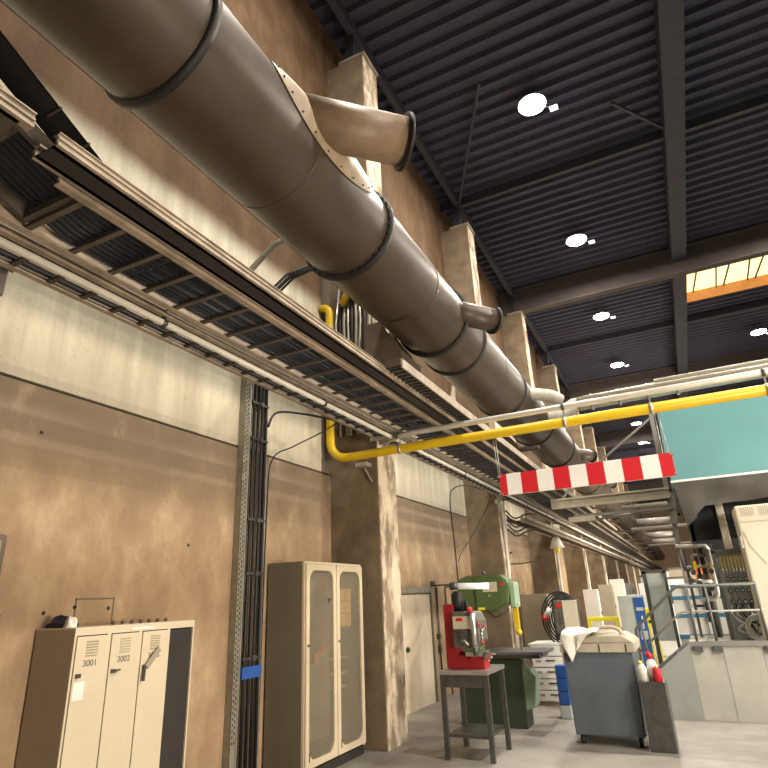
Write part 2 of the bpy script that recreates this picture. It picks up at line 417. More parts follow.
# saddle brackets on the columns
proto = slim = None
BL = ['dark saddle bracket carrying the duct on the column beside the glazed cabinet', 'dark saddle bracket carrying the duct on the column behind the green bandsaw']
for i, y in enumerate(COLY[1:13]):
    yc = y+.33
    if proto is None:
        proto = thing('duct_bracket', BL[0], 'bracket', (CF, yc, 5.6), 'duct brackets on the columns')
        MB().box(CF+.013, CF+.05, yc-.32, yc+.3, 5.0, 6.3).build('wall_plate', 'bracket', proto)
        MB().prism([(CF+.05,5.58),(-3.42,5.58),(-3.42,5.70),(CF+.05,5.70)], 'y', yc-.72, yc+.1).build('arm', 'bracket', proto)
        MB().prism([(CF+.05,5.70),(-3.42,5.70),(-3.50,5.86),(-3.62,6.02),(-3.70,6.16),(-3.78,6.30),(CF+.05,6.30)], 'y', yc-.72, yc-.66).build('gusset_plate', 'bracket', proto)
        MB().prism([(CF+.05,5.70),(-3.42,5.70),(-3.50,5.86),(-3.62,6.02),(-3.70,6.16),(-3.78,6.30),(CF+.05,6.30)], 'y', yc-.24, yc-.18).build('gusset_plate', 'bracket', proto)
        MB().bar((CF+.05, yc, 5.1), (-3.5, yc, 5.60), .1, .08).build('strut', 'bracket', proto)
    elif slim is None:
        slim = thing('duct_bracket', BL[1], 'bracket', (CF, yc, 5.6), 'duct brackets on the columns')
        MB().box(CF+.013, CF+.05, yc-.22, yc+.22, 5.2, 6.1).build('wall_plate', 'bracket', slim)
        MB().prism([(CF+.05,5.58),(-2.9,5.58),(-2.9,5.66),(CF+.05,5.66)], 'y', yc-.12, yc+.12).build('arm', 'bracket', slim)
        MB().prism([(CF+.05,5.66),(-3.42,5.66),(-3.52,5.86),(-3.66,6.02),(CF+.05,6.05)], 'y', yc-.05, yc+.05).build('gusset_plate', 'bracket', slim)
    else:
        dup(slim, (CF, yc, 5.6), 'dark saddle bracket carrying the duct on a column beyond the bandsaw')

# ------------------------------------------------------------------ cable ladders along the wall
def rail_mesh(x, side, y0, y1, z0=4.38, h=.115):
    # C profile: web with two lips, plus a raised bead on the outer face
    t = .012; l = .03*side
    m = MB(); xs = sorted((x, x+t*side))
    m.box(xs[0], xs[1], y0, y1, z0, z0+h)
    for zz in (z0, z0+h-t):
        xa, xb = sorted((x, x-l)); m.box(xa, xb, y0, y1, zz, zz+t)
    xa, xb = sorted((x+t*side, x+t*side+.014*side))
    m.box(xa, xb, y0, y1, z0, z0+.022); m.box(xa, xb, y0, y1, z0+.045, z0+.060); m.box(xa, xb, y0, y1, z0+.09, z0+h)
    return m
def ladder(name, label, xl, xr, y0, y1, step, z=4.38, nmax=70):
    t = thing(name, label, 'cable ladder', (0, y0, z))
    rail_mesh(xl, -1, y0, y1, z).build('side_rail', 'rail', t)
    rail_mesh(xr, 1, y0, y1, z).build('side_rail', 'rail', t)
    y = y0+.2; n = 0; rung = None; rest = MB(); k = 0
    while y < y1:
        if n < nmax:
            if rung is None: rung = MB().box(xl, xr, y-.02, y+.02, z+.006, z+.03).build('rung', 'rung', t); ry = y
            else:
                r2 = rung.copy(); C.objects.link(r2); r2.location = (0, y-ry, 0)
        else: rest.box(xl, xr, y-.02, y+.02, z+.006, z+.03); k += 1
        y += step; n += 1
    if k: rest.build('rung', 'rung', t, kind='stuff')
    else: rest.bm.free()
    return t
TZ = 4.38
ladder('cable_ladder', 'lowest dusty cable ladder next to the wall with white conduit below it', -4.07, -3.70, -1.0, 98, .29)
ladder('cable_ladder', 'wide dusty cable ladder filled with black cables beside the conduit ladder', -3.56, -2.95, 1.68, 98, .33)
t = thing('cable_tray', 'narrow dusty cable tray on the hall side of the wide cable ladder', 'cable tray', (0, 1.5, TZ))
rail_mesh(-2.72, 1, 1.5, 46, TZ+.04, .085).build('side_rail', 'rail', t)
MB().box(-2.90, -2.72, 1.5, 46, TZ+.04, TZ+.05).build('tray_floor', 'cable', t)
rail_mesh(-2.90, -1, 1.5, 46, TZ+.04, .085).build('side_rail', 'rail', t)
# ribbed tray under the duct
t = thing('ribbed_cable_tray', 'dark cable tray with a ribbed bottom starting under the duct bracket', 'cable tray', (0, 5.65, TZ))
MB().box(-2.69, -2.50, 5.65, 29, TZ+.10, TZ+.112).build('tray_floor', 'cable', t)
rib = None
for k in range(90):
    y = 5.75+k*.11
    if rib is None: rib = MB().box(-2.69, -2.50, y-.014, y+.014, TZ+.085, TZ+.10).build('rib', 'dsteel', t); ry = y
    else:
        r2 = rib.copy(); C.objects.link(r2); r2.location = (0, y-ry, 0)
rest = MB()
for k in range(90, 211): rest.box(-2.69, -2.50, 5.75+k*.11-.014, 5.75+k*.11+.014, TZ+.085, TZ+.10)
rest.build('rib', 'dsteel', t, kind='stuff')
MB().box(-2.50, -2.48, 5.65, 29, TZ+.08, TZ+.19).build('side_rail', 'rail', t)
MB().prism([(-2.69,TZ+.112),(-2.50,TZ+.112),(-2.50,TZ+.19),(-2.55,TZ+.215),(-2.69,TZ+.215)], 'y', 5.63, 5.65).build('end_plate', 'bracket', t)
# rail end further back above the camera
t = thing('cable_tray', 'short rusty tray rail piece ending at the gap above the black cable riser', 'cable tray', (0, 0, TZ))
rail_mesh(-2.72, 1, -1.5, 1.36, TZ+.04, .10).build('side_rail', 'rail', t)
MB().box(-2.90, -2.72, -1.5, 1.3, TZ+.04, TZ+.05).build('tray_floor', 'dsteel', t)
# riser
t = thing('cable_riser', 'black sloping cable riser descending into the wide cable ladder', 'cable ladder', (-3.25, 1.6, 4.5))
def P(x, y, off=0): return (x, y, 4.52+(1.72-y)*.385+off)
for x in (-2.95, -3.5): MB().bar(P(x, 1.85), P(x, -.6), .035, .11).build('side_rail', 'rung', t)
for y in (1.42, .95, .5, 0): MB().bar(P(-3.5, y), P(-2.95, y), .05, .04).build('rung', 'rung', t)
MB().bar((-3.5, 1.84, TZ+.06), (-2.95, 1.84, TZ+.06), .05, .05).build('rung', 'rung', t)
for k in range(10):
    x = -3.49+k*.0555
    tag(MB().tube([P(x,-.6,.06), P(x,1.0,.06), P(x,1.7,.06), (x,2.1,TZ+.08), (x, 2.68, TZ+.062)], .024, 8).build('power_cable', 'cable_blue'),
        'thick black cable running down the sloping cable riser', 'cable', 'black cables on the sloping riser')
t = thing('sloping_tray_cover', 'black sloping sheet metal tray cover above the narrow tray rail', 'cable tray', (-2.6, 1.5, 4.5))
def P2(x, y, off=0): return (x, y, 4.515+(1.90-y)*.5+off)
MB().quad(P2(-2.97,1.90), P2(-2.76,1.90), P2(-2.76,-.15), P2(-2.97,-.15)).quad(P2(-2.97,1.90,.02), P2(-2.76,1.90,.02), P2(-2.76,-.15,.02), P2(-2.97,-.15,.02)).build('cover_sheet', 'cable', t)
for y in (1.70, 1.50): MB().bar(P2(-2.86,y,-.008), P2(-2.73,y,-.008), .012, .012).build('cover_clip', 'rung', t)
# cables lying in the ladders
def cable_lie(xs, z, y0, y1, r, lab, grp, mt='cable'):
    for x in xs:
        pts = []; y = y0
        while y < y1:
            pts.append((x+random.uniform(-.006,.006), y, z+random.uniform(0,.008))); y += random.uniform(1.2, 2.4)
        pts.append((x, y1, z))
        tag(MB().tube(pts, r, 6).build('power_cable', mt), lab, 'cable', grp)
cable_lie([-3.49+.0555*k for k in range(10)], TZ+.062, 2.7, 98, .022, 'long black cable lying side by side with others in the wide cable ladder', 'black cables in the wide ladder', 'cable_blue')
cable_lie([-3.87+.058*k for k in range(3)]+[-4.03], TZ+.055, -1, 98, .020, 'long black cable lying in the ladder next to the wall', 'black cables in the wall ladder')
cable_lie([-2.84, -2.79], TZ+.075, 1.8, 46, .018, 'black cable lying in the narrow tray', 'black cables in the narrow tray')
# conduits
con = thing('conduit', 'slim white conduit pipe clipped beneath the cable ladder next to the wall', 'conduit', (-3.86, 0, TZ-.03))
MB().tube([(-3.71, -1, TZ-.06), (-3.71, 20, TZ-.06), (-3.71, 98, TZ-.06)], .030, 12).build('pipe', 'conduit', con)
for y in [3.25, 5.9, 8.6, 11.3, 14, 16.7, 19.4, 22, 25, 28]:
    MB().tube([(-3.71, y-.02, TZ-.06), (-3.71, y+.02, TZ-.06)], .040, 10).box(-3.73, -3.69, y-.012, y+.012, TZ-.03, TZ-.001).build('clip', 'dsteel', con)
c2 = thing('conduit', 'slim grey conduit lying along the outside of the wide ladder rail', 'conduit', (-3.62, 0, TZ))
MB().tube([(-3.63, 3.2, TZ+.02), (-3.63, 98, TZ+.02)], .018, 8).build('pipe', 'galv', c2)
# ladder brackets off the columns / wall
bp = None
for i, y in enumerate([None]+COLY[1:13]):
    if i == 0: continue
    yy = y+.33
    x0 = W if i == 0 else CF
    lab = 'cantilever arm under the ladders at the column beyond the bandsaw' if i > 2 else ['cantilever arm under the ladders between the lockers and the vertical cables', 'cantilever arm under the ladders at the column beside the glazed cabinet', 'cantilever arm under the ladders at the column behind the bandsaw'][i]
    t = tag(MB().box(x0+(.013 if i else 0), -3.66 if i else -4.0, yy+.18, yy+.22, TZ-.04, TZ-.001).build('ladder_arm', 'rung'), lab, 'bracket', 'ladder arms')
# second lower ladder further along, from the second column on
ladder('cable_ladder', 'lower cable ladder fixed to the columns beyond the green bandsaw', -4.10, -3.75, 15.9, 97, .33, 3.80)
for xx, zz, r, y0 in ((-3.6, 3.9, .05, 16.2), (-3.4, 4.12, .045, 19)):
    tag(MB().tube([(xx, y0, zz), (xx, 97, zz)], r, 10).build('conduit', 'silverpipe'), 'grey pipe running under the ladders beyond the bandsaw, ' + ('lower of two' if zz < 4 else 'upper of two'), 'pipe')

# ------------------------------------------------------------------ gas pipe, water pipe, barrier board
YP = 7.82
gas = thing('gas_pipe', 'yellow gas pipe dropping down the wall and crossing the hall', 'pipe', (-4.8, YP, 4.1))
pts = [(-4.80, YP, 6.75)] + [(-4.80, YP, 4.40)] + arc((-4.50, YP, 4.40), .30, PI, 1.5*PI, (1,0,0), (0,0,1), 8)[1:] + [(9, YP, 4.10)]
top = arc((-4.94, YP, 6.75), .14, PI/2, 0, (1,0,0), (0,0,1), 6)
MB().tube([(W+.01, YP, 6.89)] + top + pts[1:], .068, 16).build('pipe', 'yellow', gas)
for x in (-3.55, -1.08, .0, 1.28, 3.5):
    cl = MB().tube([(x-.02, YP, 4.1), (x+.02, YP, 4.1)], .078, 16).build('clamp', 'galv', gas)
    if x > -3: MB().bar((x, YP, 4.17), (x, YP, 4.266), .02, .008).build('hanger_strap', 'galv', cl)
    else: MB().bar((x, YP, 4.17), (x, YP, 4.262), .02, .012).build('hanger_strap', 'galv', cl)
wp = thing('water_pipe', 'grey steel pipe running just above the yellow gas pipe', 'pipe', (-3.5, YP, 4.32))
MB().tube([(-3.98, 8.0, 4.30), (-3.55, YP+.02, 4.31), (-3.3, YP, 4.32), (9, YP, 4.32)], .042, 14).build('pipe', 'silverpipe', wp)
for x in (-3.6, -1.08, 1.28): MB().tube([(x-.02, YP, 4.32), (x+.02, YP, 4.32)], .05, 12).build('clamp', 'dsteel', wp)
w2 = tag(MB().tube([(-.9, YP+.14, 4.43), (9, YP+.14, 4.43)], .030, 12).build('water_pipe', 'silverpipe'), 'thin grey pipe lying behind and above the grey steel pipe', 'pipe')
w3 = tag(MB().tube([(.1, YP+.25, 4.53), (9, YP+.25, 4.56)], .028, 12).build('water_pipe', 'conduit'), 'thin white pipe, topmost of the pipes crossing above the teal hood', 'pipe')
# pipe support bar under the ladders (grey strut at the white pipe's start) 
tag(MB().box(-4.1, -3.2, YP+.06, YP+.10, TZ-.06, TZ-.003).build('support_strut', 'galv'), 'thin galvanised strut holding the pipes under the cable ladders', 'bracket')
# insulated pipe from the duct across the hall
bp_ = MB().tube(smooth([(-2.75, 14.9, 6.36), (-2.3, 15.4, 6.45), (-1.9, 15.65, 6.62), (-1.2, 15.7, 6.72), (6, 15.7, 6.80)]), .19, 18).build('branch_pipe', 'insul', duct, label='pale insulated branch pipe')
for x in (-1.4, -.7, 0, .7): MB().tube([(x-.03, 15.7, 6.71+.011*(x+1.2)), (x+.03, 15.7, 6.71+.011*(x+1.2))], .215, 18).build('band', 'galv', bp_)
MB().tube(smooth([(-2.68, 12.95, 6.36), (-2.35, 13.35, 6.40), (-2.12, 13.65, 6.40), (-1.95, 13.85, 6.32)]), .15, 18).build('branch_pipe', 'insul', duct, label='pale lagged elbow')

sign = thing('barrier_board', 'red and white striped warning board hanging below the yellow gas pipe', 'warning board', (-1, YP, 3.36))
X0, X1 = -2.06, .115
MB().box(X0, X1, YP-.012, YP+.012, 3.215, 3.505).build('board', 'white', sign, bevel=.003)
edges = [(-2.06,-1.965),(-1.765,-1.55),(-1.335,-1.125),(-.905,-.69),(-.47,-.25),(-.035,.115)]
for a_, b_ in edges: MB().box(a_, b_, YP-.0145, YP-.012, 3.216, 3.504).build('red_stripe', 'red_label', sign)
for x in (-2.04, .10):
    MB().box(x-.05 if x < 0 else x-.01, x+.01 if x < 0 else x+.05, YP-.02, YP+.02, 3.47, 3.49).box(x-.05 if x < 0 else x-.01, x+.01 if x < 0 else x+.05, YP-.02, YP+.02, 3.235, 3.25).build('hook', 'galv', sign)
for a_, b_ in (((-2.10, 4.03), (-2.07, 3.49)), ((-2.06, 4.03), (-2.05, 3.49)), ((.02, 4.03), (.02, 3.49)), ((.06, 4.03), (.09, 3.49))):
    MB().tube([(a_[0], YP, a_[1]), (b_[0], YP, b_[1])], .006, 6).build('hanging_wire', 'galv', sign)

# ------------------------------------------------------------------ wall-side vertical runs
vl = thing('vertical_cable_ladder', 'perforated vertical cable channel fixed to the wall beside the lockers', 'cable ladder', (W, 5.9, 0))
pm = MB()
def perf(m, x, y, z0, z1):
    m.box(W+.005, W+.09, y, y+.012, z0, z1); m.box(W+.09, W+.10, y, y+.05, z0, z1)
m_ = MB(); m_.box(W+.005, W+.10, 5.80, 5.815, 0, 5.9); m_.box(W+.095, W+.105, 5.80, 5.885, 0, 5.9)
m_.build('side_rail', 'perf', vl)
slot = None
for k in range(80):
    z = .5+k*.06
    if slot is None: slot = MB().box(W+.105, W+.107, 5.815, 5.832, z, z+.03).build('slot', 'dark', vl); sz = z
    else:
        q = slot.copy(); C.objects.link(q); q.location = (0, 0, z-sz)
slot2 = slot.copy(); C.objects.link(slot2); slot2.location = (0, .034, 0)
for k in range(1, 80):
    q = slot.copy(); C.objects.link(q); q.location = (0, .034, k*.06+.03)
MB().box(W+.005, W+.12, 5.885, 5.90, 0, 6.2).build('side_rail', 'galv', vl)
MB().box(W+.005, W+.10, 6.28, 6.30, 0, 6.2).build('side_rail', 'galv', vl)
for k, y in enumerate([5.935+.044*i for i in range(8)]):
    dx = W+.075+(.035 if k % 2 else 0)
    top = [(dx, y, 5.9), (dx+.04, y+.03, 6.35), (dx+.25, y+.25, 6.75), (dx+.8, y+.55, 7.05)] if k > 3 else [(dx, y, 4.9), (dx+.3, y, 5.0)]
    tag(MB().tube([(dx, y, .05), (dx+random.uniform(-.01,.01), y, 1.6), (dx, y, 3)] + top, .0205, 10).build('power_cable', 'cable'),
        'thick black cable strapped upright to the wall beside the perforated channel', 'cable', 'upright black cables on the wall')
for z in (1.34, 2.31, 2.97, 4.05, 4.56):
    tag(MB().box(W+.03, W+.135, 5.915, 6.27, z, z+.03).box(W+.135, W+.15, 6.08, 6.16, z-.015, z+.045).build('cable_clamp', 'dsteel'), 'grey clamp strap across the upright black cables', 'clamp', 'clamps on the upright cables')
tag(MB().box(W+.03, W+.14, 5.915, 6.27, 1.14, 1.27).build('cable_sleeve', 'bluep'), 'blue sleeve wrapped around the upright black cables', 'sleeve')
tag(MB().tube([(W+.08, 5.68, 5.6), (W+.08, 5.68, 6.38)] + [(W+.12, 5.72, 6.52), (W+.45, 5.85, 6.95), (W+.9, 6.0, 7.15)], .045, 12).build('conduit', 'perf'), 'grey conduit bending from the wall towards the duct beside the black cables', 'conduit')
tag(MB().tube(smooth([(W+.12, 6.28, 4.30), (W+.14, 6.45, 4.55), (W+.3, 6.9, 4.62), (-4.08, 6.9, TZ+.02)]), .018, 8).build('loose_cable', 'cable'), 'thicker loose black cable drooping from the upright cables to the ladder', 'cable')
tag(MB().tube(smooth([(W+.06, 6.34, .3), (W+.08, 6.36, 3.2), (W+.12, 6.40, 3.85), (W+.3, 6.62, 4.05), (-4.4, 6.85, 4.25), (-4.07, 6.9, TZ+.02)]), .010, 8).build('loose_cable', 'cable'), 'thin loose black cable swinging from the ladder down beside the upright cables', 'cable')
# cable bundle rising beside the first column
for k in range(9):
    x = -4.72+k*.065; g = k % 3
    tag(MB().tube([(x, 8.02, TZ+.14), (x+random.uniform(-.02,.02), 8.0, 5.6), (x+.02*(k-4), 8.03, 6.6), (x, 8.05, 7.4)], [.022,.026,.03][g], 8).build('power_cable', ['galv','cable','perf'][g]),
        'upright grey or black cable rising behind the duct at the glazed cabinet column', 'cable', 'upright cables behind the duct')
for k in range(7):
    x = -4.74+k*.085
    pass
tag(MB().tube([(-4.62, 7.95, 6.95), (-4.5, 7.95, 7.12), (-4.2, 7.95, 7.2)], .07, 12).build('gas_pipe', 'yellow'), 'short yellow pipe piece showing between the duct and the upright cables', 'pipe')
# hook bracket under the gas pipe on the column
hk = thing('pipe_bracket', 'small galvanised bracket hanging on the column under the yellow gas pipe', 'bracket', (-4.3, 8.1, 3.9))
MB().box(-4.42, -4.22, 7.95, 8.139, 3.96, 4.02).build('plate', 'galv', hk)
MB().bar((-4.33, 8.1, 3.96), (-4.20, 8.1, 3.72), .03, .02).build('stay', 'galv', hk)
# loose cables in the second bay
tag(MB().tube(smooth([(W+.03, 13.95, .9), (W+.03, 13.9, 3.0), (W+.05, 13.75, 4.2), (W+.15, 13.85, 4.52), (W+.4, 14.3, 4.62), (-4.08, 14.5, TZ+.02)]), .014, 8).build('loose_cable', 'cable'), 'thin black cable looping down the wall behind the drill press', 'cable')
tag(MB().tube(smooth([(W+.05, 13.97, 2.75), (W+.12, 14.15, 3.0), (W+.35, 14.4, 3.4), (-4.35, 14.6, 3.95), (-4.14, 14.65, TZ)]), .010, 8).build('loose_cable', 'cable'), 'thin black cable slung across the side of the second column', 'cable')
# white conduits on column fronts
for i, y in enumerate(COLY[2:10]):
    lab = ['white conduit upright on the column front behind the green bandsaw', 'white conduit upright on the column front carrying the wall lamp', 'white conduit upright on the column beyond the wall lamp'][min(i,2)]
    tag(MB().tube([(CF+.055, y+.22, .1), (CF+.055, y+.22, 3.72 if i else 4.2)], .04, 10).build('conduit', 'conduit'), lab, 'conduit', 'conduits on the far column fronts' if i > 1 else None)
t = thing('junction_box', 'green cable connectors at the head of the bandsaw column', 'junction box', (CF, 14.9, 4.2))
MB().box(CF+.013, CF+.09, 14.83, 14.98, 4.17, 4.27).build('box', 'green_l', t); MB().box(CF+.09, CF+.10, 14.85, 14.96, 4.19, 4.25).build('cover', 'green', t)
for k in range(5):
    z = 4.05-.12*k
    tag(MB().tube(smooth([(CF+.1, 15.5, z), (-4.0, 16.3, z-.12), (-3.92, 17.3, z-.02+.1), (-3.9, 18.4, z+.2)]), .022, 8).build('loose_cable', 'cable'), 'black cable slack hanging in a loop beyond the second column', 'cable', 'slack cables beyond the second column')
tag(MB().tube(smooth([(CF+.06, 15.80, 3.0), (-4.5, 16.4, 2.85), (-4.7, 18, 2.8), (-4.6, 20.5, 2.95), (-4.4, 21.85, 3.15)]), .02, 8).build('loose_cable', 'cable'), 'black cable sagging along the wall towards the wall lamp', 'cable')
# flood lamp on the third column
t = thing('flood_lamp', 'white cone-shaped flood lamp hanging on a far column', 'lamp', (-3.95, 21.8, 3.5))
MB().tube([(-3.95, 21.75, 3.80), (-3.95, 21.75, 3.72), (-3.95, 21.75, 3.42)], [.08, .14, .26], 18).build('shade', 'white', t)
MB().sphere((-3.95, 21.75, 3.37), .10, n=12).build('bulb', 'yellow_bright', t)
MB().bar((-3.95, 21.75, 3.78), (CF, 22.0, 3.85), .04, .04).build('arm', 'galv', t)
# wall door in the second bay
d1 = struct(MB().box(W, W+.04, 10.25, 12.02, 0, 2.02).build('door_1', 'door_white'))
MB().box(W, W+.07, 10.15, 12.14, 2.05, 2.16).build('door_header', 'perf', d1)
MB().box(W, W+.06, 10.15, 12.08, 2.02, 2.035).build('door_track', 'dark', d1)
MB().box(W, W+.07, 12.03, 12.10, 0, 2.05).build('door_jamb', 'trim', d1)
MB().sphere((W+.06, 10.75, 1.05), .05, n=10).build('door_handle', 'dsteel', d1)
# upright tubes beside the door
for y, r, l in ((12.42, .022, 'thin upright dark pipe on the wall just past the old door'), (12.95, .018, 'thin upright dark pipe on the wall behind the drill press')):
    t = thing('wall_pipe', l, 'pipe', (W, y, 0))
    MB().tube([(W+.05, y, 0), (W+.05, y, 2.16)], r, 8).build('pipe', 'dsteel', t)
    MB().box(W, W+.08, y-.05, y+.05, 1.12, 1.22).build('valve', 'dsteel', t); MB().box(W, W+.07, y-.02, y+.07, .85, 1.0).build('clip', 'dsteel', t)
t = thing('lamp_arm', 'dark swivel arm reaching from the wall above the drill press', 'bracket', (W, 12.3, 2.2))
MB().bar((W+.05, 12.3, 2.19), (-4.1, 11.2, 2.17), .05, .03).bar((-4.1, 11.2, 2.17), (-3.5, 9.2, 2.10), .04, .03).build('arm', 'dsteel', t)
MB().box(W+.005, W+.04, 12.2, 12.4, 2.18, 2.28).build('wall_plate', 'dsteel', t)
# left: shallow cover plate, wall patch, anchor holes
t = thing('wall_niche_cover', 'small weathered box on the wall at the edge of the lockers bay', 'box', (W, 2.6, 2.4))
MB().box(W, W+.06, 2.45, 2.98, 2.05, 2.58).build('box', 'trim', t, bevel=.02); MB().box(W+.06, W+.07, 2.5, 2.93, 2.1, 2.53).build('lid', 'grey_door', t)
struct(MB().box(W, W+.004, 3.72, 4.14, 1.55, 1.56).box(W, W+.004, 3.72, 4.14, 2.06, 2.075).box(W, W+.004, 3.72, 3.735, 1.55, 2.07).box(W, W+.004, 4.125, 4.14, 1.55, 2.07).build('trim_4', 'trim'))
for y, z in ((3.05, 1.95), (3.43, 1.96), (3.02, 1.63), (3.06, 1.61), (5.05, 2.62), (3.14, 3.5), (3.72, 2.0), (4.08, 1.98)):
    tag(MB().tube([(W-.001, y, z), (W+.004, y, z)], .018, 8).build('anchor_hole', 'dark'), 'dark drilled anchor hole in the concrete above the lockers', 'hole', 'anchor holes in the wall')
t = thing('pipe_collar', 'brown rusty pipe collar at the wall under the ladder end', 'pipe', (-4.9, 2.3, 4.8))
MB().box(W, W+.16, 2.05, 2.50, 4.55, 5.2).build('box', 'trim', t, bevel=.02); MB().box(W+.16, W+.18, 2.02, 2.53, 4.80, 4.90).build('lip', 'bracket', t)

# ------------------------------------------------------------------ lockers
LX = -4.5; LY = 3.38; DW = .33; LH = 1.825
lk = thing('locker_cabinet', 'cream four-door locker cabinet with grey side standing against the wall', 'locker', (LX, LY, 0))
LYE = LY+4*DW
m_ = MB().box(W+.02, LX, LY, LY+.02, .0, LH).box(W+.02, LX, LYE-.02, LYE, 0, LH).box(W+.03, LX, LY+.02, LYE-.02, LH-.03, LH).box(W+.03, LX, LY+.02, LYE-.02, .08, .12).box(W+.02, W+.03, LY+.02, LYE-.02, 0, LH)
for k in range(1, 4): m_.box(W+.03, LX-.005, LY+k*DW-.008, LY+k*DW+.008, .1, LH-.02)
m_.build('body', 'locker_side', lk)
m_ = MB().box(LX, LX+.012, LY, LYE, LH-.05, LH).box(LX, LX+.012, LY, LYE, 0, .12)
for k in range(5): m_.box(LX, LX+.012, max(LY, LY+k*DW-.017), min(LYE, LY+k*DW+.017), .12, LH-.05)
m_.build('front_frame', 'locker', lk)
MB().box(W+.02, LX+.012, LY-.001, LYE+.001, LH, LH+.012).build('top_panel', 'locker', lk)
MB().box(W+.04, LX-.002, LY+3*DW+.02, LYE-.03, .13, LH-.06).build('shade_block', 'dark', lk)  # solid dark block in place of the shade inside the open compartment
for k in range(3):
    y0, y1 = LY+k*DW+.022, LY+(k+1)*DW-.022
    dr = MB().box(LX+.003, LX+.022, y0, y1, .13, LH-.058).build('door', 'locker', lk, bevel=.004)
    ym = (y0+y1)/2
    vt = MB()
    for q in range(6): vt.box(LX+.022, LX+.026, ym-.055, ym+.055, LH-.095-q*.021-.011, LH-.095-q*.021)
    vt.build('vent_louvre', 'creamd', dr)
    text('300%d' % (k+1), .068, (LX+.0225, ym-.005, LH-.262), FACE_X, 'ink', dr, 'number')
    h = MB().box(LX+.022, LX+.045, y0+.02, y0+.055, LH-.36, LH-.33).build('handle', 'dsteel', dr)
    if k == 1: MB().bar((LX+.04, y0+.03, LH-.35), (LX+.04, y0+.10, LH-.34), .015, .012).build('key', 'dsteel', dr)
    if k == 2:
        MB().bar((LX+.045, y0+.05, LH-.35), (LX+.045, y0+.18, LH-.21), .05, .012, up=(1,0,0)).build('strap', 'creamd', dr)
        MB().bar((LX+.04, y0+.03, LH-.34), (LX+.05, y0+.02, LH-.46), .02, .02).build('padlock', 'dsteel', dr)
    if k == 0: MB().box(LX+.022, LX+.026, y0+.01, y0+.11, LH-.52, LH-.39).build('sticker', 'white', dr)
MB().box(LX+.012, LX+.016, LY+.55, LY+.80, LH-.035, LH-.015).build('label_strip', 'white', lk)
# things on the lockers
def blob(m, c, rx, ry, rz, seed, amp=.25):
    rnd = random.Random(seed); ph = [rnd.uniform(0, 6.28) for _ in range(6)]
    def fn(u, v):
        th, fi = 2*PI*u, PI/2*v
        k = 1+amp*math.sin(3*th+ph[0]+2*v)*math.cos(2*fi+ph[1])+amp*.6*math.sin(5*th+ph[2])*math.sin(3*fi+ph[3])
        return (c[0]+rx*k*math.cos(fi)*math.cos(th), c[1]+ry*k*math.cos(fi)*math.sin(th), c[2]+rz*k*math.sin(fi))
    return m.grid(fn, 32, 10)
jk = blob(MB(), (-4.80, 3.475, LH+.013), .16, .07, .075, 3).build('folded_jacket', 'jacket')
tag(jk, 'dark crumpled jacket lying on top of the lockers', 'jacket')
gl = blob(MB(), (-4.64, 3.335, LH+.013), .05, .05, .075, 5).build('work_glove', 'cloth')
gl.location = (0, .1, 0); tag(gl, 'white crumpled glove lying beside the dark jacket on the lockers', 'glove')
for k in range(7):  # dark wall holes stood in for by balls on the locker top
    y = 3.84+.095*k
    tag(MB().sphere((-4.62+.006*k, y, LH+.012+.018), .018, n=8).build('wall_hole_dot', 'bracket'), 'small brown ball on the locker top standing in for a wall hole', 'plug', 'wall hole stand-ins in a row on the lockers')

# ------------------------------------------------------------------ glazed control cabinet
CX = -4.40; CY0, CY1 = 6.50, 8.0; CH = 2.46
cb = thing('control_cabinet', 'tall beige electrical cabinet with two glazed doors in front of the column', 'cabinet', (CX, CY0, 0))
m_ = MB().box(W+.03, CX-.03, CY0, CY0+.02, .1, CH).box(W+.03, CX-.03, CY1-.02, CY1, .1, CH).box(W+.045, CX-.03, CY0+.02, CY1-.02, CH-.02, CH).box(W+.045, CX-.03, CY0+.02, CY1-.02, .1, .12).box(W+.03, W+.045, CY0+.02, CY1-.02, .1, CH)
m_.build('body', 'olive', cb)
MB().box(W+.05, CX, CY0+.02, CY1-.02, 0, .1).build('plinth', 'dark', cb)
MB().box(CX-.03, CX+.004, CY0, CY0+.03, .1, CH).box(CX-.03, CX+.004, CY1-.03, CY1, .1, CH).box(CX-.03, CX+.004, CY0+.03, CY1-.03, CH-.03, CH).build('front_frame', 'frame_cream', cb)
MB().box(W+.05, W+.07, CY0+.05, CY1-.05, .2, CH-.1).build('mounting_plate', 'creamd', cb)
def door_frame(y0, y1, z0, z1, x0, x1, bw=.075, r=.13):
    m = MB(); n = 6
    def rr(y0, y1, z0, z1, r):
        p = []
        for cy, cz, a in ((y1-r, z1-r, 0), (y0+r, z1-r, 90), (y0+r, z0+r, 180), (y1-r, z0+r, 270)):
            for k in range(n+1):
                t = math.radians(a+90*k/n); p.append((cy+r*math.cos(t), cz+r*math.sin(t)))
        return p
    O = rr(y0, y1, z0, z1, .02); I = rr(y0+bw, y1-bw, z0+bw, z1-bw, r)
    L_ = len(O)
    vs = {}
    for nm, pl in (('O', O), ('I', I)):
        for xx in (x0, x1): vs[nm, xx] = [m.bm.verts.new((xx, a, b)) for a, b in pl]
    for i in range(L_):
        j = (i+1) % L_
        m.bm.faces.new((vs['O',x1][i], vs['O',x1][j], vs['I',x1][j], vs['I',x1][i]))
        m.bm.faces.new((vs['O',x0][i], vs['I',x0][i], vs['I',x0][j], vs['O',x0][j]))
        m.bm.faces.new((vs['O',x0][i], vs['O',x0][j], vs['O',x1][j], vs['O',x1][i]))
        m.bm.faces.new((vs['I',x0][i], vs['I',x1][i], vs['I',x1][j], vs['I',x0][j]))
    return m
ymid = (CY0+CY1)/2
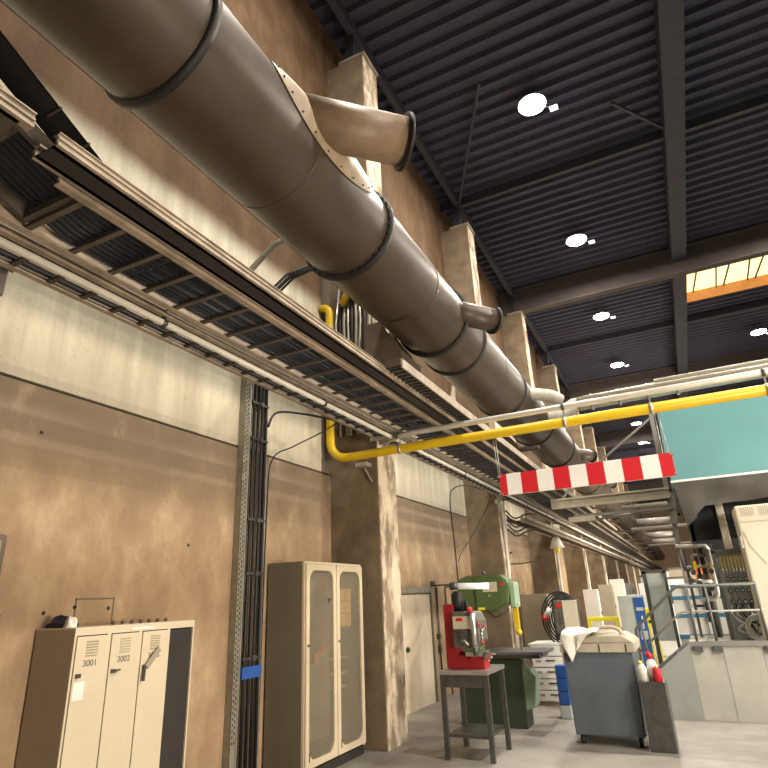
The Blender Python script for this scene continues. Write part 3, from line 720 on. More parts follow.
for k, (y0, y1) in enumerate(((CY0+.012, ymid-.008), (ymid+.008, CY1-.012))):
    d_ = door_frame(y0, y1, .13, CH-.035, CX+.005, CX+.03).build('door', 'frame_cream', cb)
    MB().box(CX+.010, CX+.014, y0+.07, y1-.07, .2, CH-.11).build('glass_pane', 'glass', d_)
    MB().bar((CX+.034, y0+.075, .2), (CX+.034, y0+.075, .3), .01, .006).build('seal_tab', 'dark', d_)
    MB().tube([(CX+.03, y0+.045, 1.45), (CX+.042, y0+.045, 1.45)], .016, 10).build('lock', 'dsteel', d_)
    if k == 0:
        MB().tube([(CX+.014, y1-.17, 1.98), (CX+.03, y1-.17, 1.98)], .026, 12).build('round_knob', 'dsteel', d_)
MB().tube([(CX-.05, 6.83, 1.22), (CX-.05, 6.83, 1.33)], [.055, .04], 12).build('switch_handle', 'orange', cb)
MB().bar((CX-.045, 6.88, 1.29), (CX-.045, 7.06, 1.42), .05, .03).build('switch_lever', 'pink', cb)
for r_ in range(3):  # block of yellowish boxes close behind the glass
    for c_ in range(2):
        tag(MB().box(CX-.16, CX-.02, 7.40+c_*.17, 7.56+c_*.17, 1.62+r_*.165, 1.78+r_*.165).build('yellowish_box', 'box_face', bevel=.01),
            'yellowish box inside the glazed cabinet, one of a stacked block of six', 'box', 'yellowish boxes in the glazed cabinet')
for z in (.85, 1.02, 1.2):
    tag(MB().box(CX-.16, CX-.08, 7.38, 7.70, z, z+.03).build('terminal_rail', 'cream'), 'pale terminal rail inside the glazed cabinet below the yellowish boxes', 'terminal rail', 'terminal rails in the glazed cabinet')

# ------------------------------------------------------------------ drill press on its bench
BX0, BX1, BY0, BY1, BH = -3.22, -2.54, 7.95, 8.75, 1.03
bn = thing('workbench', 'small dark steel bench carrying the red drill press', 'bench', (-2.96, 8.35, 0))
MB().box(BX0, BX1, BY0, BY1, BH-.05, BH).build('bench_top', 'steel', bn, bevel=.006)
for x in (BX0+.04, BX1-.04):
    for y in (BY0+.04, BY1-.04): MB().box(x-.03, x+.03, y-.03, y+.03, 0, BH-.05).build('leg', 'dsteel', bn)
MB().box(BX0+.07, BX1-.07, BY0+.05, BY1-.05, .25, .29).build('shelf', 'dsteel', bn)
MB().box(BX0+.04, BX1-.04, BY0+.02, BY0+.03, BH-.2, BH-.05).build('apron', 'dsteel', bn)
dp = thing('drill_press', 'red and grey drill press standing on the small steel bench', 'drill press', (-3.0, 8.35, BH))
MB().prism([(-3.27,BH),(-2.72,BH),(-2.72,BH+.11),(-2.92,BH+.13),(-3.08,BH+.20),(-3.12,BH+.82),(-3.27,BH+.82)], 'y', 8.2, 8.42).build('frame_casting', 'red', dp, bevel=.015)
MB().box(-2.9, -2.70, 8.14, 8.48, BH+.10, BH+.16).build('base_table', 'red', dp, bevel=.01)
hd = MB().prism([(-3.12,BH+.26),(-2.82,BH+.26),(-2.74,BH+.34),(-2.74,BH+.60),(-2.80,BH+.72),(-3.12,BH+.72)], 'y', 8.12, 8.50).build('drill_head', 'head', dp, bevel=.02)
MB().box(-3.10, -2.80, 8.105, 8.12, BH+.50, BH+.66).build('belt_cover', 'cream', hd); MB().box(-3.05, -2.96, 8.10, 8.105, BH+.60, BH+.64).build('red_plate', 'red_label', hd)
MB().tube([(-3.08, 8.3, BH+.72), (-3.08, 8.3, BH+.95), (-3.08, 8.3, BH+.99)], [.085,.085,.05], 16).build('motor', 'cable', dp)
MB().tube([(-2.95, 8.3, BH+.72), (-2.95, 8.3, BH+.85)], .03, 10).build('capacitor', 'cable', dp)
MB().tube([(-2.80, 8.08, BH+.22), (-2.80, 8.08, BH+.70)], [.035,.035], 12).build('spindle', 'steel', dp)
MB().tube([(-2.80, 8.08, BH+.28), (-2.80, 8.08, BH+.17)], [.05,.03], 12).build('chuck', 'dsteel', dp)
for a_ in (20, 140, 260):
    t_ = math.radians(a_); e = (-2.72+.0, 8.2+.14*math.cos(t_), BH+.46+.14*math.sin(t_))
    lv = MB().tube([(-2.73, 8.2, BH+.46), e], .009, 8).build('feed_lever', 'steel', dp)
    MB().sphere(e, .022, n=10).build('lever_knob', 'red_label', lv)
MB().tube([(-2.95, 8.06, BH+.44), (-2.95, 8.12, BH+.44)], .06, 16).build('depth_dial', 'dsteel', dp)
MB().sphere((-2.84, 8.1, BH+.74), .04, n=10).build('stop_button', 'red_label', dp)
MB().box(-2.95, -2.72, 8.1, 8.4, BH+.16, BH+.21).build('machine_vice', 'steel', dp)
for k in range(3): MB().bar((-2.75, 8.2, BH+.17+.02*k), (-2.60+.04*k, 8.0, BH+.12+.04*k), .03, .02).build('vice_handle', 'steel', dp)
MB().tube([(-3.0, 8.1, BH+.33), (-2.93, 8.03, BH+.36), (-2.88, 8.05, BH+.30)], .018, 8).build('hose', 'steel', dp)
for ch in dp.children: ch.location = Vector((.0, 0, 0))
dp.location.x += .08
wl = thing('work_lamp', 'white tubular work lamp held over the drill press', 'lamp', (-2.9, 8.6, 2.1))
MB().tube([(-3.12, 8.65, 2.095), (-2.66, 8.78, 2.075)], .045, 16).build('tube_cover', 'tube', wl)
MB().tube([(-3.22, 8.62, 2.10), (-3.10, 8.655, 2.095)], .055, 14).build('end_cap', 'dsteel', wl)
MB().tube([(-3.2, 8.62, 2.1), (-3.35, 9.0, 2.12), (-3.5, 9.2, 2.10)], .018, 8).build('lamp_joint', 'dsteel', wl)

# ------------------------------------------------------------------ bandsaw
BSY = 10.0
bs = thing('bandsaw', 'large green bandsaw with upper wheel housing and grey table', 'bandsaw', (-3.0, BSY, 0))
hp = [(-3.52,1.84),(-3.40,1.74),(-3.16,1.68),(-2.93,1.70),(-2.72,1.82),(-2.68,2.08),(-2.74,2.20),(-2.84,2.27),(-3.40,2.28),(-3.56,2.22),(-3.6,2.1)]
ho = MB().prism(hp, 'y', BSY-.02, BSY+.38).build('wheel_housing', 'green', bs, bevel=.012)
MB().prism([(-3.26,1.72),(-2.95,1.72),(-2.74,1.84),(-2.71,2.07),(-2.77,2.19),(-2.86,2.25),(-3.26,2.25)], 'y', BSY-.045, BSY-.02).build('housing_door', 'green', ho)
MB().box(-2.70, -2.60, BSY+.02, BSY+.30, 1.74, 2.14).build('hinge_side', 'green_l', bs, bevel=.02)
MB().box(-3.13, -2.88, BSY-.052, BSY-.045, 2.00, 2.155).build('name_plate', 'cream', bs)
for k in range(2): MB().box(-3.10, -2.91, BSY-.054, BSY-.052, 2.05+.04*k, 2.06+.04*k).build('plate_rule', 'creamd', bs)
MB().box(-2.84, -2.76, BSY-.052, BSY-.045, 2.09, 2.13).build('red_plate', 'red_label', bs)
MB().tube([(-3.02, BSY-.06, 1.94), (-3.02, BSY-.045, 1.94)], .022, 12).build('door_lock', 'steel', bs)
MB().box(-3.24, -3.12, BSY-.052, BSY-.045, 1.72, 1.76).build('warning_label', 'yellow_bright', bs)
MB().prism([(-3.62,.0),(-3.30,.0),(-3.30,1.76),(-3.5,1.86),(-3.62,1.86)], 'y', BSY+.06, BSY+.34).build('frame_column', 'green', bs, bevel=.012)
MB().box(-3.62, -2.62, BSY-.02, BSY+.38, 0, .98).build('lower_housing', 'green_d', bs, bevel=.02)
MB().prism([(-2.72,.2),(-2.48,.3),(-2.42,.7),(-2.6,.98),(-2.72,.98)], 'y', BSY+.0, BSY+.3).build('trunnion', 'green_l', bs, bevel=.01)
MB().box(-3.24, -2.20, BSY-.28, BSY+.55, 1.055, 1.10).build('saw_table', 'slate', bs, bevel=.006)
MB().box(-3.15, -2.28, BSY-.2, BSY+.45, 1.00, 1.055).build('table_rib', 'dsteel', bs)
MB().box(-2.64, -2.60, BSY+.10, BSY+.14, 1.10, 1.72).build('saw_blade', 'steel', bs)
MB().box(-2.68, -2.60, BSY+.06, BSY+.12, 1.36, 1.80).build('blade_guard', 'yellow', bs, bevel=.005)
MB().sphere((-2.62, BSY+.07, 1.36), .05, n=10).build('guard_knob', 'yellow', bs)
MB().tube([(-2.48, BSY-.12, .92), (-2.48, BSY-.09, .92)], .07, 16).build('hand_wheel', 'steel', bs)
MB().tube([(-3.05, BSY-.1, 1.70), (-2.95, BSY-.12, 1.60), (-2.80, BSY-.06, 1.66), (-2.72, BSY, 1.72)], .012, 8).build('cable', 'cable', bs)
MB().tube([(-3.15, BSY+.15, 2.28), (-3.15, BSY+.15, 2.34)], .03, 10).build('tension_knob', 'dsteel', bs)
for k in range(4):
    tag(MB().box(-2.30, -2.12, 10.9, 11.1, 0+.2*k, .19+.2*k).build('storage_bin', 'bluep' if k else 'paleblue', bevel=.01),
        ['pale bin under the blue bins beside the drawer cabinet', 'blue bin just above the pale one beside the drawer cabinet', 'middle blue bin beside the drawer cabinet', 'topmost blue bin beside the drawer cabinet'][k], 'bin')
# drawer cabinet behind
dc = thing('drawer_cabinet', 'light grey drawer cabinet standing beyond the bandsaw table', 'drawer cabinet', (-2.7, 12, 0))
MB().box(-2.95, -2.35, 12.0, 12.7, 0, 1.02).build('body', 'grey_door', dc, bevel=.008); MB().box(-2.97, -2.33, 11.98, 12.72, 1.02, 1.05).build('top', 'white', dc)
for k in range(5):
    dr = MB().box(-2.93, -2.37, 11.97, 12.0, .08+.19*k, .25+.19*k).build('drawer', 'white', dc, bevel=.004)
    MB().box(-2.85, -2.76, 11.96, 11.97, .16+.19*k, .20+.19*k).build('label_holder', 'creamd', dr); MB().box(-2.66, -2.5, 11.95, 11.97, .18+.19*k, .20+.19*k).build('handle', 'dsteel', dr)
# grey-beige cabinet at the third column
gc = thing('steel_cabinet', 'tall grey-beige cabinet standing against the third column', 'cabinet', (-4.3, 19, 0))
MB().box(-4.74, -3.96, 18.9, 19.9, 0, 1.92).build('body', 'grey_door', gc, bevel=.01)
MB().box(-3.955, -3.93, 18.92, 19.88, .05, 1.88).build('door', 'cream', gc, bevel=.006); MB().box(-3.93, -3.90, 19.4, 19.86, .4, 1.75).build('dark_recess', 'dark', gc)
# control box with coiled cable
cbx = thing('control_box', 'machine control box on a post with a cream front and red button', 'control box', (-2.2, 12, 0))
MB().box(-2.38, -1.96, 11.9, 12.25, 1.24, 1.80).build('box', 'head', cbx, bevel=.012)
MB().box(-2.22, -1.95, 11.885, 11.9, 1.25, 1.79).build('front_cover', 'cream', cbx, bevel=.005)
MB().box(-2.33, -2.24, 11.885, 11.9, 1.68, 1.75).build('red_button', 'red_label', cbx)
for k in range(3): MB().tube([(-2.29, 11.885, 1.40+.08*k), (-2.29, 11.9, 1.40+.08*k)], .02, 10).build('push_button', 'dsteel', cbx)
MB().box(-2.22, -2.12, 12.0, 12.1, 0, 1.24).build('post', 'dsteel', cbx); MB().box(-2.40, -1.95, 11.85, 12.3, 0, .05).build('foot_plate', 'dsteel', cbx)
for k in range(5):
    rr = .33+.034*k
    pts = [(-2.26-.02*k+math.cos(t*PI/14)*rr*.8, 12.30+.004*k, 1.47+math.sin(t*PI/14)*rr*1.05) for t in range(29)]
    tag(MB().tube(pts, .0165, 8, caps=False).build('cable_coil', 'cable'), 'black cable loop coiled over the machine control box', 'cable', 'cable loops on the control box')
t = thing('plug_connector', 'red and white plug hanging from the coiled cable on the control box', 'plug', (-2.7, 11.8, 1.5))
MB().tube([(-2.52, 12.26, 1.66), (-2.62, 12.24, 1.51)], [.05,.06], 12).build('plug_body', 'white', t); MB().tube([(-2.62, 12.24, 1.51), (-2.66, 12.23, 1.45)], [.065,.065], 12).build('plug_cap', 'red_label', t)
t = thing('warning_sign', 'small red and white packaging standing at the foot of the drawer cabinet', 'packaging', (-2.4, 11.5, 0))
MB().prism([(-2.42,.0),(-2.12,.0),(-2.2,.5),(-2.34,.74),(-2.42,.6)], 'y', 11.55, 11.7).build('bag', 'cloth', t, bevel=.02); MB().prism([(-2.43,.1),(-2.35,.1),(-2.38,.55),(-2.43,.6)], 'y', 11.53, 11.55).build('red_print', 'red_label', t)

# ------------------------------------------------------------------ container with towel
cx0, cx1, cy0, cy1 = -1.80, -.86, 9.2, 10.1
ct = thing('waste_container', 'blue-grey wheeled container with a beige sloping lid', 'container', (-1.35, 9.6, 0))
MB().prism([(cx0+.03,.12),(cx1-.03,.12),(cx1,1.14),(cx0,1.14)], 'y', cy0, cy1).build('bin_body', 'bluegrey', ct, bevel=.015)
MB().box(cx0-.03, cx1+.03, cy0-.03, cy1+.03, 1.14, 1.255).build('rim', 'lid', ct, bevel=.01)
MB().prism([(cx0+.22,1.256),(cx1+.03,1.256),(cx1-.02,1.30),(cx1-.12,1.36),(cx0+.45,1.36),(cx0+.3,1.32)], 'y', cy0-.02, cy1+.02).build('lid', 'lid', ct, bevel=.02)
MB().tube([(cx0+.45,9.3,1.34),(cx0+.48,9.3,1.42),(cx0+.55,9.3,1.455),(cx1-.22,9.3,1.455),(cx1-.14,9.3,1.42),(cx1-.10,9.3,1.33)], .028, 10).build('lid_handle', 'lid', ct)
for x in (cx0+.1, cx1-.1):
    for y in (cy0+.12, cy1-.12): MB().tube([(x-.025, y, .06), (x+.025, y, .06)], .06, 12).build('wheel', 'cable', ct)
for x in (cx0, -1.5, -1.15): MB().box(x+.2, x+.22, cy0-.035, cy0-.03, 1.15, 1.245).build('rim_bolt', 'dsteel', ct)
def towel(u, v):
    # drapes from the lid top over the front corner
    # loose heap over the lid corner with one tail hanging down the front
    x = cx0+.0+(.30+.34*(1-v))*u+.03*math.sin(7*v+3*u)+.10*(1-v)
    q = v*1.1
    if q < .60: y = 9.62-q*.72; z = 1.385+.035*math.sin(6*u+5*v)+.02*math.sin(13*u+6*v)
    else:
        k = (q-.60)/.5; tail = .36*max(0, 1-abs(u-.32)/.5)+.03
        y = 9.15-.025*math.sin(9*u); z = 1.37-k*tail+.02*math.sin(8*u)
    return (x, y, z+.02)
tw = MB().grid(towel, 26, 26).build('towel', 'cloth'); sm = tw.modifiers.new('thick', 'SOLIDIFY'); sm.thickness = .012
tag(tw, 'white cloth thrown over the lid of the blue-grey container', 'towel')
# bottles in front of the stairs
bt = thing('spray_bottle', 'white spray bottle with red cap standing beside the stair foot', 'bottle', (-.66, 9.2, 0))
MB().box(-.84, -.52, 9.05, 9.4, 0, .80).build('stand', 'dsteel', bt, bevel=.01)
MB().tube([(-.66, 9.2, .80), (-.66, 9.2, 1.02), (-.66, 9.2, 1.06)], [.06,.06,.03], 14).build('bottle_body', 'white', bt); MB().tube([(-.66, 9.2, 1.06), (-.66, 9.2, 1.10), (-.69, 9.17, 1.14)], [.03,.04,.03], 12).build('spray_head', 'red_label', bt)
b2 = thing('canister', 'small red canister standing just beside the white spray bottle', 'canister', (-.58, 9.12, .80))
MB().tube([(-.60, 9.10, .80), (-.60, 9.10, .94), (-.60, 9.10, .97)], [.055,.055,.03], 14).build('body', 'red_label', b2); MB().tube([(-.60, 9.10, .97), (-.60, 9.10, 1.0)], .02, 10).build('cap', 'white', b2)
b3 = thing('canister', 'white jug with yellow cap between the container and the spray bottle', 'jug', (-.78, 9.15, .80))
MB().tube([(-.78, 9.15, .80), (-.78, 9.15, .95), (-.78, 9.15, 1.01)], [.06,.06,.025], 14).build('body', 'cloth', b3); MB().tube([(-.79, 9.14, 1.01), (-.79, 9.14, 1.04)], .025, 10).build('cap', 'yellow_bright', b3)

# ------------------------------------------------------------------ platform, stairs and railing
PY = 11.3; PZ = 1.04
pf = thing('steel_platform', 'raised platform clad in grey steel plate with railing and stairs', 'platform', (.6, PY, 0))
MB().box(-.18, 6.0, PY, PY+2.45, 0, PZ).build('plate_cladding', 'platform', pf)
MB().box(-.20, 6.0, PY-.03, PY+.02, PZ, PZ+.08).build('kick_plate', 'railing_l', pf)
for x in (.28, .82, 1.4): MB().box(x-.008, x+.008, PY-.004, PY, 0, PZ-.02).build('plate_joint', 'plat_side', pf)
st = MB().prism([(-.18,PZ+.05),(-.18,.0),(-1.5,.0),(-1.45,.12)], 'y', PY-.05, PY-.01).build('stair_stringer', 'plat_side', pf)
MB().prism([(-.18,PZ+.05),(-.18,.0),(-1.5,.0),(-1.45,.12)], 'y', PY+1.0, PY+1.04).build('stair_stringer', 'plat_side', pf)
for k in range(5): MB().box(-.42-.24*k, -.18-.24*k, PY-.01, PY+1.0, PZ-.21*(k+1)+.02, PZ-.21*(k+1)+.05).build('tread', 'railing', pf)
rl = thing('stair_railing', 'grey tubular railing along the platform edge and down the stairs', 'railing', (.3, PY, PZ))
MB().tube([(-.97, PY, .45), (-.95, PY, 1.30), (-.90, PY, 1.36), (-.26, PY, 1.92), (-.20, PY, 1.95), (.95, PY, 1.95)], .024, 12).build('handrail', 'railing', rl)
MB().tube([(-.97, PY, .95), (-.24, PY, 1.53), (-.18, PY, 1.56), (.98, PY, 1.56)], .017, 10).build('mid_rail', 'railing_l', rl)
for x, z in ((-.06, PZ), (.22, PZ-.02), (.93, PZ-.02)):
    p_ = MB().tube([(x, PY, z), (x, PY, 1.95)], .022, 10).build('post', 'railing', rl); MB().box(x-.06, x+.06, PY-.07, PY-.03, PZ-.08, PZ+.01).build('foot_plate', 'railing', p_)
MB().tube([(-.80, PY, .62), (-.86, PY, 1.38)], .02, 10).build('post', 'railing', rl)
# cream control cabinet on the platform
ec = thing('electrical_cabinet', 'big cream electrical cabinet with louvres standing on the platform', 'cabinet', (1.4, 12, PZ))
MB().box(.95, 2.6, 11.75, 12.5, PZ, 3.22).build('body', 'cream', ec, bevel=.03)
for xx in (1.02, 1.30, 1.58):
    m_ = MB()
    for k in range(7): m_.box(xx+.03*k, xx+.012+.03*k, 11.745, 11.75, 3.03, 3.19)
    m_.build('louvre', 'creamd', ec)
MB().box(.93, .95, 11.76, 11.9, 2.52, 2.72).build('side_catch', 'cream', ec)
MB().tube([(1.0, 11.73, 2.80), (1.05, 11.73, 2.55), (1.22, 11.73, 2.25)], .005, 6).build('thin_wire', 'creamd', ec)
MB().box(.97, 2.58, 11.74, 11.75, PZ+.05, PZ+.06).box(.97, 2.58, 11.742, 11.75, 2.94, 2.95).build('door_gap', 'creamd', ec)
# cream upright
up = tag(MB().box(.72, .845, 12.66, 12.74, PZ, 3.7).build('support_post', 'cream', bevel=.01), 'narrow cream upright post under the teal hood', 'post')
# instrument panel
ip = thing('instrument_panel', 'grey pneumatic panel with rows of brass fittings and black hoses', 'panel', (.8, 12.6, PZ))
MB().box(.50, 1.14, 12.6, 12.68, PZ, 2.52).build('back_plate', 'plat_side', ip)
MB().box(.47, .53, 12.54, 12.68, PZ, 2.54).box(1.11, 1.16, 12.54, 12.68, PZ, 2.54).box(.47, 1.16, 12.54, 12.68, 2.50, 2.56).build('panel_frame', 'railing', ip)
for k in range(9):
    x = .60+.055*k
    MB().box(x-.015, x+.015, 12.54, 12.6, 2.22, 2.44).build('brass_fitting', 'brass', ip); MB().tube([(x, 12.54, 2.15), (x, 12.54, 2.22)], .018, 8).build('valve_cap', 'steel', ip)
for r_ in range(3):
    for k in range(5):
        x = .64+.095*k
        g = MB().tube([(x, 12.52, 2.04-.19*r_), (x, 12.6, 2.04-.19*r_)], .036, 12).build('regulator', 'cable', ip); MB().tube([(x, 12.50, 2.04-.19*r_), (x, 12.52, 2.04-.19*r_)], .022, 10).build('gauge_face', 'steel', g)
random.seed(3)
for k in range(9):
    x = .62+.055*k
    tag(MB().tube(smooth([(x, 12.56, 1.62), (x+random.uniform(-.06,.06), 12.44, 1.45), (.80+random.uniform(-.2,.2), 12.40, 1.22), (.95+random.uniform(-.2,.1), 12.42, 1.12), (x+.05, 12.45, 1.30)]), .014, 8).build('air_hose', 'cable' if k % 2 else 'galv'),
        'thin hose hanging in a tangle below the pneumatic panel', 'hose', 'hoses below the pneumatic panel')
for k in range(4):
    rr = .13+.02*k
    tag(MB().tube([(.92+math.cos(t*PI/12)*rr, 12.36-.012*k, 1.24+math.sin(t*PI/12)*rr*1.1) for t in range(25)], .013, 8, caps=False).build('hose_loop', 'galv'), 'grey hose loop coiled under the pneumatic panel', 'hose', 'hose loops under the pneumatic panel')
# valve manifold
mf = thing('valve_manifold', 'grey pipe manifold with valves standing behind the stair railing', 'manifold', (.2, 13.2, 0))
for pts, r_, mm in (([(-.10,13.2,2.70),(.42,13.2,2.68),(.46,13.2,2.6)], .04, 'silverpipe'), ([(.02,13.2,2.30),(.42,13.2,2.30)], .03, 'silverpipe'),
                  ([(-.06,13.2,2.70),(-.02,13.2,2.26),(.10,13.2,2.24)], .03, 'dsteel'), ([(.12,13.2,2.24),(.16,13.2,2.52),(.44,13.2,2.5)], .035, 'railing_l'),
                  ([(.45,13.15,2.6),(.45,13.15,1.80),(.40,13.15,1.72),(.15,13.15,1.70)], .05, 'silverpipe'), ([(.33,13.25,2.7),(.33,13.25,PZ)], .05, 'dsteel'),
                  ([(.08,13.1,2.05),(.40,13.1,2.02)], .035, 'silverpipe'), ([(.02,13.1,1.95),(.3,13.1,1.93)], .028, 'railing_l'), ([(.22,13.3,2.7),(.22,13.3,1.3)], .03, 'railing')):
    MB().tube(pts, r_, 10).build('pipe', mm, mf)
for x, y, z in ((.12,13.12,2.2),(.3,13.1,2.1),(.42,13.05,2.2),(.18,13.05,2.0),(.36,13.05,1.9),(.05,13.1,2.05)):
    v_ = MB().sphere((x,y,z), .055, n=10).build('valve', 'steel', mf)
    MB().tube([(x,y-.05,z), (x,y-.1,z)], .05, 10).build('hand_wheel', 'dsteel', v_)
MB().box(.14, .20, 13.08, 13.12, 2.26, 2.40).build('yellow_lever', 'yellow', mf); MB().box(.42, .56, 13.0, 13.04, 2.27, 2.31).build('yellow_lever', 'yellow', mf)
MB().box(.0, .05, 13.3, 13.36, PZ, 2.72).box(.5, .54, 13.3, 13.36, PZ, 2.72).build('stand', 'railing', mf)

# ------------------------------------------------------------------ teal hood with fabric skirt
HY = 12.4
hood = thing('extraction_hood', 'teal box hood with grey fabric skirt over the machine platform', 'hood', (.08, HY, 3.85))
MB().box(.08, 6.0, HY, HY+.05, 3.84, 5.25).build('front_panel', 'teal', hood)
MB().box(.08, .12, HY+.05, HY+3.2, 3.84, 5.25).build('side_panel', 'teal', hood)
MB().box(.08, 6.0, HY, HY+3.2, 5.25, 5.28).build('roof_panel', 'teal', hood)
MB().box(.06, 6.0, HY-.02, HY, 3.83, 3.87).build('edge_trim', 'white', hood)
def skirt_front(u, v):
    x = .09+5.9*u
    xx = x-.09
    zb = 2.99+ (xx/.42)*.35 if xx < .42 else 3.34+.05*min(1, (xx-.42)/1.2)
    z = 3.83-(3.83-zb)*v
    y = HY-.02+.06*math.sin(9*x+2.5*v)*v+.05*math.sin(4.2*x-3*v)*v - .05*v
    xs = x+(.10*v if xx < .2 else .06*v*max(0, 1-xx))
    return (xs, y, z)
MB().grid(skirt_front, 70, 10).build('fabric_skirt', 'skirt', hood)
def skirt_side(u, v):
    y = HY+2.2*u; zb = 2.99+.42*min(1, u*3)
    return (.09+.10*v*(1-min(1,u*3))+.04*math.sin(7*y)*v, y-.05*v*(1-u), 3.83-(3.83-zb)*v)
MB().grid(skirt_side, 30, 8).build('fabric_skirt', 'skirt', hood)
MB().box(.22, 6.0, HY+.35, HY+.42, 2.75, 3.9).box(.22, .28, HY+.35, HY+2.8, 2.75, 3.9).build('black_liner', 'black', hood)
MB().box(.30, 6.0, HY+2.75, HY+2.8, 2.6, 3.9).build('black_liner', 'black', hood)
for x in (.35, 3.0, 5.8): MB().box(x, x+.1, HY+2.82, HY+2.92, 0, 3.85).build('leg', 'railing', hood)
# gantry
GY = 15.0
gt = thing('steel_gantry', 'grey steel gantry with beige cross beams between ladders and teal hood', 'gantry', (-.05, GY, 0))
MB().box(-.09, .01, GY-.05, GY+.05, 0, 5.95).build('post', 'gantry', gt)
MB().box(-2.70, .0, GY-.12, GY-.05, 3.90, 4.10).box(-2.70, .0, GY-.16, GY-.03, 4.08, 4.12).box(-2.70, .0, GY-.16, GY-.03, 3.88, 3.92).build('cross_beam', 'beige_beam', gt)
MB().box(-2.2, .0, GY-.1, GY-.04, 3.63, 3.70).build('lower_beam', 'gantry', gt); MB().tube([(-2.2, GY, 3.52), (-.1, GY, 3.66)], .03, 8).build('tie_rod', 'railing_l', gt)
MB().box(-2.32, -1.7, GY-.2, GY-.1, 3.52, 3.64).build('end_bracket', 'beige_beam', gt)
MB().bar((-1.6, GY+.02, 4.8), (.06, GY+.02, 5.93), .06, .05).build('diagonal_brace', 'gantry', gt)
MB().bar((-2.45, GY, 4.1), (-1.9, GY, 4.7), .05, .05).build('diagonal_brace', 'gantry', gt)
MB().box(-.02, .06, GY-.08, GY-.051, 3.35, 4.0).box(-.2, .06, GY-.08, GY-.051, 3.30, 3.36).build('end_bracket', 'gantry', gt)

# ------------------------------------------------------------------ equipment further along the hall
wc = thing('machine_cabinet', 'white machine cabinet with blue horizontal bands behind the railing', 'machine', (.1, 14, 0))
MB().box(-.36, .62, 13.9, 15.4-.6, 0, 2.0).build('body', 'white', wc, bevel=.01)
for z in (.55, .98, 1.36, 1.70, 1.92): MB().box(-.365, .625, 13.885, 13.9, z, z+.07).build('blue_band', 'bluestripe', wc)
for x in (-.12, .18, .4): MB().box(x, x+.012, 13.886, 13.9, .2, 1.95).build('door_gap', 'railing', wc)
MB().box(.0, .3, 13.87, 13.885, 1.55, 1.60).build('handle', 'dark', wc)
m2 = thing('machine_guard', 'tall pale panel with dark frame behind the stair handrail', 'machine', (-.6, 14.5, 0))
MB().box(-.80, -.46, 14.4, 14.45, .9, 2.25).build('panel', 'paleblue', m2)
MB().box(-.88, -.80, 14.38, 14.46, 0, 2.3).box(-.46, -.40, 14.38, 14.46, 0, 2.3).box(-.88, -.40, 14.38, 14.46, 2.25, 2.32).build('frame', 'railing', m2)
fc = thing('steel_locker', 'tall pale grey cabinet with a bright blue door in front of the columns', 'cabinet', (-1.5, 17, 0))
MB().box(-1.74, -1.10, 17, 17.5, 0, 1.80).build('body', 'paleblue', fc, bevel=.01)
d_ = MB().box(-1.37, -1.12, 16.98, 17.0, .1, 1.74).build('door', 'bluep', fc, bevel=.005); MB().box(-1.24, -1.21, 16.96, 16.98, 1.0, 1.3).build('handle', 'white', d_); MB().box(-1.33, -1.16, 16.972, 16.98, .75, .95).box(-1.33, -1.16, 16.972, 16.98, 1.42, 1.5).build('panel_label', 'paleblue', d_)
MB().box(-1.73, -1.12, 17.5, 17.95, 0, 1.78).build('rear_cabinet', 'paleblue', fc)
f2 = thing('steel_locker', 'white cabinet with dark window behind the blue-door cabinet', 'cabinet', (-1.4, 21, 0))
MB().box(-1.45, -.6, 21, 21.8, 0, 2.1).build('body', 'white', f2, bevel=.01); MB().box(-1.1, -.85, 20.985, 21, 1.5, 1.68).build('window', 'dark', f2); MB().box(-1.1, -.85, 20.98, 20.99, 1.56, 1.58).build('bar', 'bluep', f2)
yb = thing('yellow_cage', 'bright yellow guard frame next to the blue-door cabinet', 'guard', (-.8, 16.5, 0))
MB().box(-1.09, -.87, 16.4, 16.5, 1.05, 1.50).build('guard_panel', 'yellow_bright', yb, bevel=.01)
for x in (-1.06, -.90): MB().box(x-.02, x+.02, 16.43, 16.47, 0, 1.05).build('leg', 'yellow_bright', yb)
for z in (1.15, 1.32): MB().box(-1.05, -.91, 16.39, 16.4, z, z+.07).build('slot', 'dark', yb)
br = thing('barrier_rail', 'yellow horizontal barrier rail in front of the wall columns', 'barrier', (-2.1, 17, 0))
MB().box(-2.55, -1.78, 16.86, 16.94, 1.20, 1.30).build('rail', 'yellow_bright', br, bevel=.01)
for x in (-2.5, -1.82): MB().box(x-.04, x+.04, 16.85, 16.95, 0, 1.22).build('post', 'yellow_bright', br)
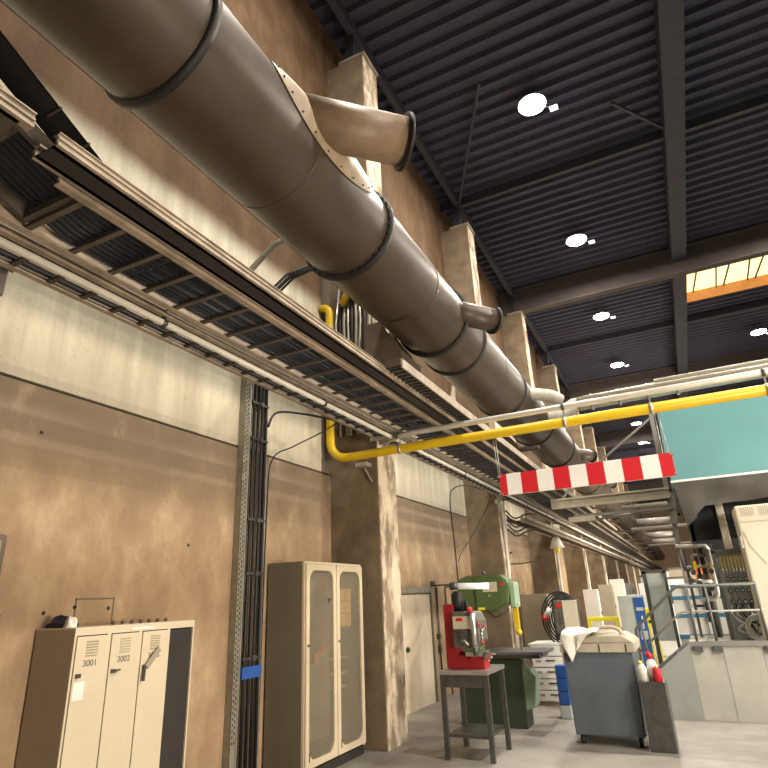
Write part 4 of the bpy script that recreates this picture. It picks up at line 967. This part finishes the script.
# uprights and pale boards leaning along the wall further on
ws = [(-3.75, 26.5, .30, 2.0, 'white', 'white cabinet along the wall, first beyond the control box'), (-3.7, 31.5, .42, 2.2, 'cream', 'cream panel board along the wall, second beyond the control box'),
      (-3.6, 36.5, .6, 2.5, 'white', 'white panel board along the wall, third beyond the control box'), (-3.5, 41.5, .7, 2.3, 'paleblue', 'pale cabinet along the wall, fourth beyond the control box')]
for x, y, w, h, mm, lab in ws:
    t = thing('switch_cabinet', lab, 'cabinet', (x, y, 0))
    MB().box(CF+.1, x+.3, y, y+w, 0, h).build('body', mm, t, bevel=.01); MB().box(x+.3, x+.32, y+.03, y+w-.03, .1, h-.1).build('door', mm, t); MB().box(x+.32, x+.34, y+.08, y+.12, h*.5, h*.5+.15).build('handle', 'dark', t)
for k, (x, y, z0, z1, mm) in enumerate(((-2.6, 40, 0, 2.6, 'paleblue'), (-1.9, 46, 0, 3.0, 'white'), (-.9, 38, 0, 2.9, 'grey_door'), (-1.2, 30, 0, 2.3, 'white'), (0.4, 48, 0, 3.4, 'orange'), (-.6, 56, 0, 2.8, 'bluestripe'))):
    t = thing('far_machine', ['pale blue machine enclosure far down the hall by the wall', 'white machine enclosure far down the hall under the ladders', 'grey-beige machine enclosure far down the hall behind the stairs', 'white machine enclosure beyond the blue-door cabinet', 'orange machine far down the hall under the pipes', 'dark blue machine at the end of the hall'][k], 'machine', (x, y, 0))
    MB().box(x, x+1.3, y, y+2, z0, z1).build('enclosure', mm, t, bevel=.02); MB().box(x+.2, x+.9, y-.02, y, z1*.55, z1*.8).build('window', 'dark', t); MB().box(x-.05, x+1.35, y-.05, y+2.05, z1, z1+.08).build('top_frame', 'railing', t)
# cross pipes and walkways far down
for k, (y, z) in enumerate(((30, 5.6), (34, 4.9), (40, 5.4), (50, 5.0))):
    tag(MB().tube([(-2.2, y, z), (23.9, y, z)], .09, 10).build('cross_pipe', 'gantry'), ['grey pipe crossing the hall', 'second grey pipe crossing the hall', 'third pipe crossing the hall', 'farthest pipe crossing the hall'][k] + ' beyond the gantry', 'pipe')

# ------------------------------------------------------------------ light, world, camera
def area(loc, target, size, power, col, sy=None, spread=180):  # added fill lamps, unseen and without any fixture
    l = bpy.data.lights.new('fill_light', 'AREA'); l.shape = 'RECTANGLE'; l.size = size; l.size_y = sy or size; l.energy = power; l.color = col; l.spread = math.radians(spread)
    o = bpy.data.objects.new('fill_light', l); C.objects.link(o); o.location = loc
    o.rotation_euler = (Vector(target)-Vector(loc)).to_track_quat('-Z', 'Y').to_euler(); return o
area((5.5, 2.6, 2.0), (-5, 5.6, 2.6), 1.8, 330, (1, .84, .63), spread=110)
area((7.0, 12, 1.6), (-5, 15.5, 5.0), 2.0, 480, (1, .88, .70), spread=95)
area((6.5, 5.0, 4.5), (1, 13, 2.0), 2, 270, (1, .93, .82), spread=90)
area((9.0, 30, 3.0), (-5, 34, 5), 4, 1500, (1, .90, .72), spread=120)
area((5.0, 24, 1.6), (-5, 27, 7.2), 2, 420, (1, .88, .68), spread=110)
area((9.0, 52, 4.0), (-4, 66, 5), 4, 2600, (1, .88, .70), spread=140)
w = bpy.data.worlds.new('World'); bpy.context.scene.world = w; w.use_nodes = True
bg = w.node_tree.nodes['Background']; bg.inputs[0].default_value = (.80, .74, .68, 1); bg.inputs[1].default_value = .10

cam = bpy.data.cameras.new('Camera'); co = bpy.data.objects.new('Camera', cam); C.objects.link(co)
yaw, pit, rol, F = -.450321, .358815, -.043357, 574.3
fw = Vector((math.sin(yaw)*math.cos(pit), math.cos(yaw)*math.cos(pit), math.sin(pit)))
r0 = Vector((math.cos(yaw), -math.sin(yaw), 0)); u0 = r0.cross(fw)
r_ = r0*math.cos(rol)+u0*math.sin(rol); u_ = -r0*math.sin(rol)+u0*math.cos(rol)
co.matrix_world = Matrix(((r_.x, u_.x, -fw.x, 0), (r_.y, u_.y, -fw.y, 0), (r_.z, u_.z, -fw.z, 1.95), (0, 0, 0, 1)))
cam.sensor_fit = 'HORIZONTAL'; cam.sensor_width = 36; cam.lens = F*36/768; cam.clip_end = 300
sc = bpy.context.scene; sc.camera = co
sc.view_settings.view_transform = 'Standard'; sc.view_settings.exposure = -.15
